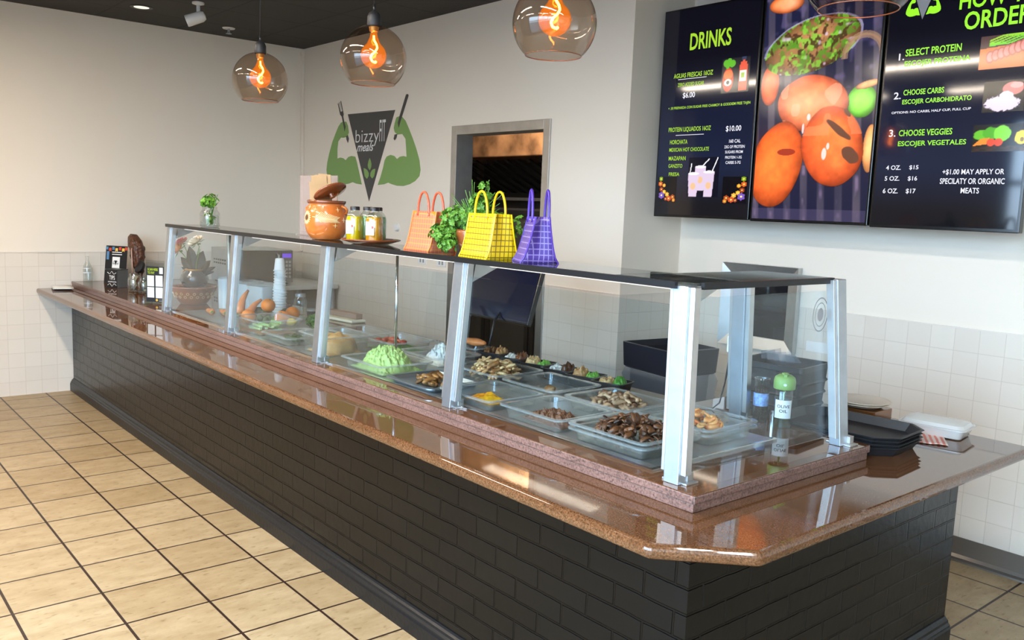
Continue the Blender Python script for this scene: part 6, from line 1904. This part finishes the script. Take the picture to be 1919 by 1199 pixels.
t = thing('black_crate', 'black plastic crate on the low countertop behind the olive oil', 'crate', (6.085, 1.32, CT + 0.0005), R(6))
b = MB(); b.rr([(0.13, 0.115, 0.015, 0.0), (0.145, 0.13, 0.02, 0.225), (0.139, 0.124, 0.018, 0.225), (0.125, 0.11, 0.012, 0.008)]); b.build('body', M['black_soft'], t, smooth='auto')
b = MB(); b.rr([(0.146, 0.131, 0.02, 0.205), (0.152, 0.137, 0.02, 0.207), (0.152, 0.137, 0.02, 0.228), (0.14, 0.125, 0.018, 0.228)], cap0=False, cap1=False); b.build('rim', M['black'], t, smooth='auto')
for z in (0.05, 0.10, 0.15):
    b = MB(); b.rr([(0.1335 + .066 * z, 0.1185 + .066 * z, 0.018, z), (0.138 + .066 * z, 0.123 + .066 * z, 0.02, z + 0.006), (0.134 + .066 * z, 0.119 + .066 * z, 0.018, z + 0.012)], cap0=False, cap1=False); b.build('rib', M['black'], t, smooth='auto')
t = thing('plastic_wrap', 'clear plastic film wrap sticking out of the black crate', 'plastic wrap', (6.10, 1.29, CT + 0.229))
b = MB()
for i in range(5):
    a = i * 0.5
    b.face([(-0.09 + 0.03 * i, -0.02, 0.0), (-0.04 + 0.03 * i, 0.015, 0.004), (-0.06 + 0.03 * i, 0.03 * math.cos(a), 0.04 + 0.01 * (i % 2)), (-0.10 + 0.028 * i, -0.01, 0.032)])
b.build('film', M['bag_film'], t)

# stacked black trays
for i in range(4):
    if i == 0:
        tr = thing('serving_tray', 'black octagonal serving tray at the bottom of its stack', 'tray', (6.475, 1.160, CT + 0.0005), R(4), 'stacked black serving trays')
        def octo(w, d, c, z): return [(w - c, -d, z), (w, -d + c, z), (w, d - c, z), (w - c, d, z), (-w + c, d, z), (-w, d - c, z), (-w, -d + c, z), (-w + c, -d, z)]
        b = MB(); b.ringloft([octo(0.215, 0.148, 0.06, 0.0), octo(0.232, 0.165, 0.065, 0.030), octo(0.238, 0.171, 0.067, 0.031), octo(0.238, 0.171, 0.067, 0.034), octo(0.229, 0.162, 0.064, 0.034), octo(0.213, 0.146, 0.059, 0.004)])
        b.build('body', M['black_soft'], tr)
        b = MB(); b.ringloft([octo(0.2385, 0.1715, 0.067, 0.0318), octo(0.240, 0.173, 0.068, 0.0325), octo(0.2385, 0.1715, 0.067, 0.0332)], False, False); b.build('lip', M['black'], tr)
    else:
        dup(tr, (6.475 + 0.003 * (i % 2), 1.160 + 0.002 * i, CT + 0.0005 + 0.0125 * i), (0, 0, R(4)), ['', 'black octagonal serving tray second from the bottom', 'black octagonal serving tray third from the bottom', 'black octagonal serving tray on top of its stack'][i])
t = thing('paper_plate', 'cream paper plate stack on the countertop beside the trays, lower plate', 'plate', (6.31, 1.575, CT + 0.0005), 0, 'cream paper plates')
b = MB(); b.lathe([(0.0, 0.050), (0.075, 0.050), (0.085, 0.054), (0.105, 0.064), (0.112, 0.066), (0.112, 0.068), (0.104, 0.067), (0.084, 0.057), (0.0, 0.053)], 36); b.build('dish', mat('cream_plate', sc((226, 210, 190)), 0.5), t, smooth=True)
dup(t, (6.318, 1.57, CT + 0.0105), None, 'cream paper plate on top of the other plate beside the trays')
t = thing('plate_box', 'low bronze glass box under the cream plates', 'box', (6.31, 1.575, CT + 0.0005))
b = MB(); b.rr([(0.10, 0.08, 0.01, 0.0), (0.10, 0.08, 0.01, 0.048)]); b.build('box', mat('bronze_box', sc((120, 76, 40)), 0.15, 0.4), t, bevel=0.003)
t = thing('checked_paper', 'red and white striped food paper under the clamshell box', 'food paper', (6.595, 1.435, CT + 0.0005), R(30))
b = MB()
vv = []
for j in range(9):
    vv.append([b.bm.verts.new((-0.12 + 0.03 * i, -0.10 + 0.025 * j, 0.002 + 0.0035 * math.sin(i * 1.1 + j) ** 2)) for i in range(9)])
for r0, r1 in zip(vv, vv[1:]):
    for k in range(8): b.bm.faces.new((r0[k], r0[k + 1], r1[k + 1], r1[k]))
def stripe_mat():
    mt, n, l, bb = new_mat('red_striped_paper')
    tc = n.new('ShaderNodeTexCoord'); w_ = n.new('ShaderNodeTexWave'); w_.inputs['Scale'].default_value = 16; w_.bands_direction = 'X'
    l.new(tc.outputs['Object'], w_.inputs[0])
    r = n.new('ShaderNodeValToRGB'); r.color_ramp.elements[0].position, r.color_ramp.elements[0].color = 0.45, (*sc((236, 214, 204)), 1); r.color_ramp.elements[1].position, r.color_ramp.elements[1].color = 0.6, (*sc((222, 132, 116)), 1)
    l.new(w_.outputs[0], r.inputs[0]); l.new(r.outputs[0], bb.inputs['Base Color']); setp(bb, rough=0.6)
    return mt
b.build('sheet', stripe_mat(), t, smooth=True, solid=0.0006)
t = thing('clamshell_box', 'translucent white takeout clamshell at the right end of the countertop', 'takeout box', (6.625, 1.585, CT + 0.004), R(8)); t.scale = (1, 1, 0.66)
b = MB(); b.rr([(0.105, 0.072, 0.02, 0.0), (0.118, 0.085, 0.025, 0.052), (0.126, 0.093, 0.025, 0.053), (0.126, 0.093, 0.025, 0.056), (0.114, 0.081, 0.023, 0.055), (0.102, 0.069, 0.018, 0.004)]); b.build('base', M['clamshell'], t, smooth='auto')
b = MB(); b.rr([(0.126, 0.093, 0.025, 0.0565), (0.126, 0.093, 0.025, 0.059), (0.117, 0.084, 0.025, 0.060), (0.108, 0.074, 0.025, 0.078), (0.085, 0.05, 0.02, 0.081)], cap0=False); b.build('lid', M['clamshell'], t, smooth='auto')

# =================================================================== ON TOP OF THE SHELF
SZT = LZ + ZT + 0.0085
t = thing('mint_jar', 'glass jar of mint sprigs on the far end of the shelf', 'jar', (2.62, 0.205, SZT))
b = MB(); b.lathe([(0.0, 0.001), (0.052, 0.001), (0.058, 0.008), (0.058, 0.085), (0.05, 0.10), (0.044, 0.106), (0.044, 0.125), (0.046, 0.126)], 30, sq=0.85); b.build('glass', M['clear_jar'], t, smooth=True)
b = MB(); b.lathe([(0.0, 0.004), (0.053, 0.004), (0.053, 0.072), (0.0, 0.073)], 30, sq=0.85); b.build('water', M['clear'], t, smooth='auto')
b = MB(); rs = random.Random(5)
for i in range(7):
    a = rs.uniform(0, 6.28); b.tube([(0.02 * math.cos(a), 0.02 * math.sin(a), 0.012), (0.02 * math.cos(a + 2), 0.02 * math.sin(a + 2), 0.10), (0.055 * math.cos(a + 2.4), 0.045 * math.sin(a + 2.4), 0.165 + 0.02 * (i % 3))], 0.002, 5)
b.build('stems', M['stem'], t)
b = MB(); leaf_cloud(b, (0.0, 0.0, 0.165), (0.07, 0.05, 0.045), 70, 0.03, 21); leaf_cloud(b, (0.01, 0, 0.06), (0.03, 0.03, 0.04), 12, 0.032, 22); b.build('leaves', M['leaf'], t, recalc=False)

t = thing('acrylic_sign', 'pinkish translucent acrylic sheet standing behind the clay pot', 'sign', (3.80, 0.345, SZT), R(2))
b = MB(); b.box(-0.20, 0.20, -0.002, 0.002, 0.0, 0.325); b.build('sheet', M['smoke_acr'], t)
b = MB(); b.box(-0.20, 0.20, -0.025, 0.025, 0.0, 0.005); b.build('foot', M['smoke_acr'], t)
b = MB(); b.box(-0.02, 0.03, -0.0032, -0.0024, 0.245, 0.28); b.box(-0.08, 0.10, -0.0032, -0.0024, 0.215, 0.218); b.build('faint_print', M['smoke_print'] if 'smoke_print' in M else mat('faint_print', sc((176, 160, 160)), 0.5), t)

t = thing('clay_pot', 'big orange glazed clay pot with painted sunflower on the shelf', 'pot', (4.14, 0.215, SZT), R(-50))
prof_ = [(0.0, 0.001), (0.070, 0.001), (0.080, 0.006), (0.098, 0.035), (0.107, 0.075), (0.106, 0.11), (0.099, 0.145), (0.090, 0.165), (0.088, 0.172), (0.092, 0.180), (0.094, 0.192), (0.088, 0.193), (0.084, 0.178), (0.088, 0.15), (0.098, 0.10), (0.09, 0.04), (0.0, 0.012)]
b = MB(); b.lathe(prof_, 52); b.build('body', M['clay_orange'], t, smooth=True)
b = MB(); b.lathe([(0.0885, 0.176), (0.0945, 0.180), (0.0965, 0.190), (0.0945, 0.1945), (0.088, 0.1945)], 52); b.build('brown_rim', M['clay_dark'], t, smooth=True)


def on_pot(a, z):
    """point on the pot's wall at angle a, height z"""
    for (r0, z0), (r1, z1) in zip(prof_[2:11], prof_[3:12]):
        if z0 <= z <= z1:
            r_ = r0 + (r1 - r0) * (z - z0) / max(1e-6, z1 - z0)
            return Vector(((r_ + 0.0012) * math.cos(a), (r_ + 0.0012) * math.sin(a), z))
    return Vector((0.1 * math.cos(a), 0.1 * math.sin(a), z))


A0 = R(-42)
b = MB()
for i in range(18):
    q = 2 * math.pi * i / 18
    P = lambda rr_, dq: on_pot(A0 + rr_ * math.cos(q + dq) / 0.105, 0.108 + rr_ * math.sin(q + dq))
    b.face([P(0.014, 0), P(0.026, -0.16), P(0.036, 0), P(0.026, 0.16)])
b.build('painted_petals', M['cream'], t, recalc=False, solid=0.0008)
b = MB(); b.face([on_pot(A0 + 0.012 * math.cos(q) / 0.105, 0.108 + 0.012 * math.sin(q)) * 1.003 for q in [2 * math.pi * k / 16 for k in range(16)]]); b.build('painted_centre', M['darkpaint'], t, recalc=False, solid=0.0008)
b = MB()
for side in (-1, 1):
    for i in range(13):
        k = i / 12
        a = A0 + R(38) + R(50) * k
        z = 0.112 - 0.012 * k
        b.tube([on_pot(a, z), on_pot(a + R(8), z + side * 0.016 * (1 - 0.5 * k)), on_pot(a + R(13), z + side * 0.026 * (1 - 0.5 * k))], 0.0016, 4)
b.tube([on_pot(A0 + R(24) + R(70) * k / 10, 0.113 - 0.013 * k / 10) for k in range(11)], 0.002, 4)
b.build('painted_feather', M['cream'], t)
for a, z in ((R(30), 0.15), (R(98), 0.15), (R(88), 0.072), (R(115), 0.10), (R(4), 0.16)):
    b = MB()
    for q in range(4):
        b.tube([on_pot(A0 + a, z), on_pot(A0 + a + 0.12 * math.cos(q * math.pi / 2), z + 0.012 * math.sin(q * math.pi / 2))], [0.0022, 0.0006], 4)
    b.build('painted_star', M['cream'], t)
for s in (-1, 1):
    a = R(78) if s > 0 else R(78) + math.pi
    c = Vector((0.098 * math.cos(a), 0.098 * math.sin(a), 0.15)); o_ = Vector((math.cos(a), math.sin(a), 0)); u_ = Vector((-math.sin(a), math.cos(a), 0))
    b = MB(); b.tube([c + u_ * -0.012 + Vector((0, 0, 0.018)), c + o_ * 0.018 + u_ * -0.012 + Vector((0, 0, 0.012)), c + o_ * 0.022 + Vector((0, 0, 0.002)), c + o_ * 0.014 + u_ * 0.012 + Vector((0, 0, -0.012)), c + u_ * 0.010 + Vector((0, 0, -0.02))], 0.006, 8); b.build('loop_handle', M['clay_orange'], t, smooth=True)
b = MB()
mt_ = Matrix.Translation((4.205, 0.20, SZT + 0.235)) @ Matrix.Rotation(R(18), 4, 'Z') @ Matrix.Rotation(R(-32), 4, 'Y')
b.lathe([(0.0, -0.012), (0.05, -0.010), (0.082, -0.002), (0.085, 0.004), (0.080, 0.008), (0.05, 0.0), (0.0, -0.004)], 40, mtx=mt_)
t2 = thing('pot_lid', 'brown clay lid tilted on the rim of the clay pot', 'lid', (4.205, 0.20, SZT + 0.194))
for v in b.bm.verts: v.co -= Vector(t2.location)
b.build('disc', M['clay_dark'], t2, smooth=True)
b = MB(); b.lathe([(0.014, -0.011), (0.010, -0.020), (0.014, -0.030), (0.0, -0.034)], 16, mtx=mt_)
for v in b.bm.verts: v.co -= Vector(t2.location)
b.build('knob', M['clay_dark'], t2, smooth=True)
for i in range(7):
    b = MB()
    hh = 0.195 + 0.03 * math.sin(i * 2.2) + 0.004 * i
    w_ = 0.030 + 0.003 * (i % 2)
    b.hexa([(-w_, -0.0035, 0.0), (w_, -0.0035, 0.0), (w_, 0.0035, 0.0), (-w_, 0.0035, 0.0)], [(-w_ * 1.05, -0.001 + 0.003, hh), (w_ * 1.05, 0.0, hh - 0.01 + 0.004 * (i % 3)), (w_ * 1.05, 0.004, hh - 0.01), (-w_ * 1.05, 0.004, hh)])
    tag(b.build('paper_bag', M['kraft'], bevel=0.0008, loc=(4.095 + 0.0095 * (i - 3), 0.215 + 0.004 * (i - 3), SZT + 0.095), rot=(R(4 * (i % 3) - 4), R(-5 + 3 * (i % 2)), R(48))), 'folded kraft paper bag standing in the clay pot', 'paper bag', 'kraft paper bags in the clay pot')

t = thing('clay_plate', 'round brown clay plate under the juice bottles on the shelf', 'plate', (4.56, 0.222, SZT))
b = MB(); b.lathe([(0.0, 0.001), (0.085, 0.001), (0.10, 0.006), (0.135, 0.017), (0.140, 0.020), (0.138, 0.024), (0.10, 0.013), (0.08, 0.008), (0.0, 0.008)], 48); b.build('dish', M['clay_dark'], t, smooth=True)


def juice(loc, jm, label, rz, lab=True):
    t = thing('juice_bottle', label, 'bottle', loc, rz)
    b = MB(); b.lathe([(0.0, 0.001), (0.035, 0.001), (0.038, 0.006), (0.038, 0.105), (0.034, 0.122), (0.024, 0.136), (0.020, 0.140), (0.020, 0.148)], 28, sq=0.72); b.build('bottle', M['clear_jar'], t, smooth=True)
    b = MB(); b.lathe([(0.0, 0.003), (0.0335, 0.003), (0.0362, 0.008), (0.0362, 0.104), (0.033, 0.118), (0.0, 0.1182)], 28, sq=0.72); b.build('juice', jm, t, smooth='auto')
    b = MB(); b.lathe([(0.0, 0.163), (0.020, 0.163), (0.0225, 0.160), (0.0225, 0.146), (0.0, 0.146)], 26); b.build('cap', M['black'], t, smooth='auto')
    if lab:
        b = MB(); b.box(-0.024, 0.018, -0.0396, -0.0386, 0.036, 0.098); p = b.build('label', M['paper'], t)
        b = MB(); b.box(-0.018, -0.010, -0.0402, -0.0397, 0.084, 0.092); b.box(-0.018, 0.008, -0.0402, -0.0397, 0.070, 0.073); b.box(-0.018, 0.004, -0.0402, -0.0397, 0.062, 0.065); b.box(-0.018, -0.002, -0.0402, -0.0397, 0.044, 0.050); b.build('print_line', M['greyprint'], p)
        b = MB(); b.lathe([(0.0, 0.0), (0.006, 0.0), (0.0, 0.0006)], 14, mtx=Matrix.Rotation(R(90), 4, 'X'), c=(0.010, -0.0398, 0.072)); b.build('red_dot', M['redprint'], p)
    return t


PB = SZT + 0.0085
juice((4.475, 0.185, PB), M['juice_y'], 'yellow juice bottle nearest the clay pot', R(28))
juice((4.635, 0.195, PB), M['juice_o'], 'amber juice bottle at the front right of the clay plate', R(32))
juice((4.405, 0.295, PB), M['juice_g'], 'pale green juice bottle behind the yellow one', R(10), False)
juice((4.505, 0.29, PB), M['juice_g'], 'green juice bottle hidden behind the amber bottle', R(20), False)


def tote(loc, rz, W_, Db, Dt, Hh, fold, wm, hem, tube, label, hh, lean=0.0, nametail=''):
    t = thing('mesh_bag', label, 'bag', loc, rz, None)
    wb, wt = W_ / 2 * 1.06, W_ / 2
    # front and back panels, each a curved grid
    for s in (-1, 1):
        b = MB()
        vv = []
        for j in range(9):
            k = j / 8
            y = s * (Db / 2 + (Dt / 2 - Db / 2) * (k ** 0.6))
            wd = wb + (wt - wb) * k
            vv.append([b.bm.verts.new((wd * (i / 5 - 1) + lean * k, y + s * 0.004 * math.sin(math.pi * i / 10), Hh * k)) for i in range(11)])
        for r0, r1 in zip(vv, vv[1:]):
            for i in range(10): b.bm.faces.new((r0[i], r0[i + 1], r1[i + 1], r1[i]))
        p = b.build('panel', wm, t, smooth=True, solid=0.0012)
        b = MB(); y = s * (Dt / 2 + 0.0015)
        b.box(-wt + lean, wt + lean, y - 0.0018, y + 0.0018, Hh * 0.86, Hh * 1.0); b.build('top_hem', hem, t)
        for e in (-1, 1):
            b = MB(); b.tube([(e * (wb + (wt - wb) * k) + lean * k, s * (Db / 2 + (Dt / 2 - Db / 2) * (k ** 0.6)), Hh * k) for k in [q / 8 for q in range(9)]], 0.0032, 6); b.build('side_binding', hem, t)
        b = MB()
        pts = [(lean + 0.36 * W_ * math.cos(a) * (0.92 if abs(math.cos(a)) > .5 else 1) * 0.72, y + s * 0.004, Hh * 0.97 + hh * math.sin(a)) for a in [math.pi * q / 14 for q in range(15)]]
        pts = [(pts[0][0], y + s * 0.004, Hh * 0.88)] + pts + [(pts[-1][0], y + s * 0.004, Hh * 0.88)]
        b.tube(pts, 0.0048, 10); b.build('handle', tube, t, smooth=True)
        for e in (-1, 1):
            b = MB(); b.lathe([(0.0, 0.0), (0.004, 0.0), (0.003, 0.002), (0.0, 0.0022)], 10, mtx=Matrix.Rotation(R(90 * s), 4, 'X'), c=(lean + e * 0.26 * W_, y + s * 0.0105, Hh * 0.92)); b.build('rivet', M['chrome'], t)
    for e in (-1, 1):
        b = MB()
        vv = []
        for j in range(9):
            k = j / 8
            hd = Db / 2 + (Dt / 2 - Db / 2) * (k ** 0.6)
            wd = wb + (wt - wb) * k
            f_ = fold * k ** 0.7
            vv.append([b.bm.verts.new((e * (wd - f_ * (1 - abs(i / 3 - 1))) + lean * k, hd * (i / 3 - 1), Hh * k)) for i in range(7)])
        for r0, r1 in zip(vv, vv[1:]):
            for i in range(6): b.bm.faces.new((r0[i], r0[i + 1], r1[i + 1], r1[i]))
        b.build('gusset', wm, t, smooth=True, solid=0.0012)
    b = MB(); b.box(-wb, wb, -Db / 2, Db / 2, 0.0, 0.002); b.build('bottom', wm, t)
    return t


tote((5.505, 0.175, SZT), R(-6), 0.185, 0.15, 0.07, 0.168, 0.02, M['bag_y'], M['hem_y'], M['tube_y'], 'yellow mesh tote bag with yellow tube handles on the shelf', 0.088)
tote((5.715, 0.225, SZT), R(-28), 0.13, 0.14, 0.05, 0.165, 0.035, M['bag_p'], M['hem_p'], M['tube_p'], 'purple mesh tote bag turned sideways right of the yellow bag', 0.10, 0.03)
tote((5.04, 0.225, SZT), R(-4), 0.19, 0.14, 0.06, 0.165, 0.03, M['bag_o'], M['hem_o'], M['tube_o'], 'orange mesh tote bag behind the parsley at the left', 0.085)

t = thing('potted_parsley', 'bushy green parsley in a terracotta pot between the orange and yellow bags', 'potted plant', (5.31, 0.245, SZT))
b = MB(); b.lathe([(0.0, 0.001), (0.045, 0.001), (0.062, 0.05), (0.068, 0.085), (0.065, 0.10), (0.06, 0.10), (0.058, 0.09), (0.0, 0.088)], 32); b.build('pot', M['clay'], t, smooth=True)
b = MB(); rs = random.Random(9)
for i in range(46):
    a = rs.uniform(0, 6.28); r_ = rs.uniform(0.04, 0.16); h_ = rs.uniform(0.02, 0.20)
    if math.cos(a) > 0.3: h_ = rs.uniform(0.12, 0.24)
    b.tube([(0.02 * math.cos(a), 0.02 * math.sin(a), 0.09), (0.5 * r_ * math.cos(a), 0.4 * r_ * math.sin(a), 0.10 + 0.5 * h_), (r_ * math.cos(a), 0.7 * r_ * math.sin(a), 0.06 + h_)], 0.0016, 4)
b.build('stems', M['stem'], t)
b = MB()
leaf_cloud(b, (-0.05, -0.01, 0.145), (0.13, 0.085, 0.055), 330, 0.022, 31)
leaf_cloud(b, (-0.12, -0.05, 0.075), (0.09, 0.06, 0.05), 170, 0.022, 32)
leaf_cloud(b, (-0.03, -0.10, 0.05), (0.05, 0.04, 0.045), 80, 0.02, 36)
leaf_cloud(b, (0.05, 0.0, 0.20), (0.05, 0.05, 0.055), 70, 0.026, 33)
leaf_cloud(b, (0.04, 0.02, 0.275), (0.02, 0.02, 0.02), 8, 0.026, 34)
leaf_cloud(b, (0.23, 0.05, 0.12), (0.05, 0.04, 0.05), 30, 0.026, 35)
leaf_cloud(b, (0.12, 0.03, 0.15), (0.07, 0.04, 0.03), 40, 0.024, 37)
b.build('leaves', M['leaf'], t, recalc=False)
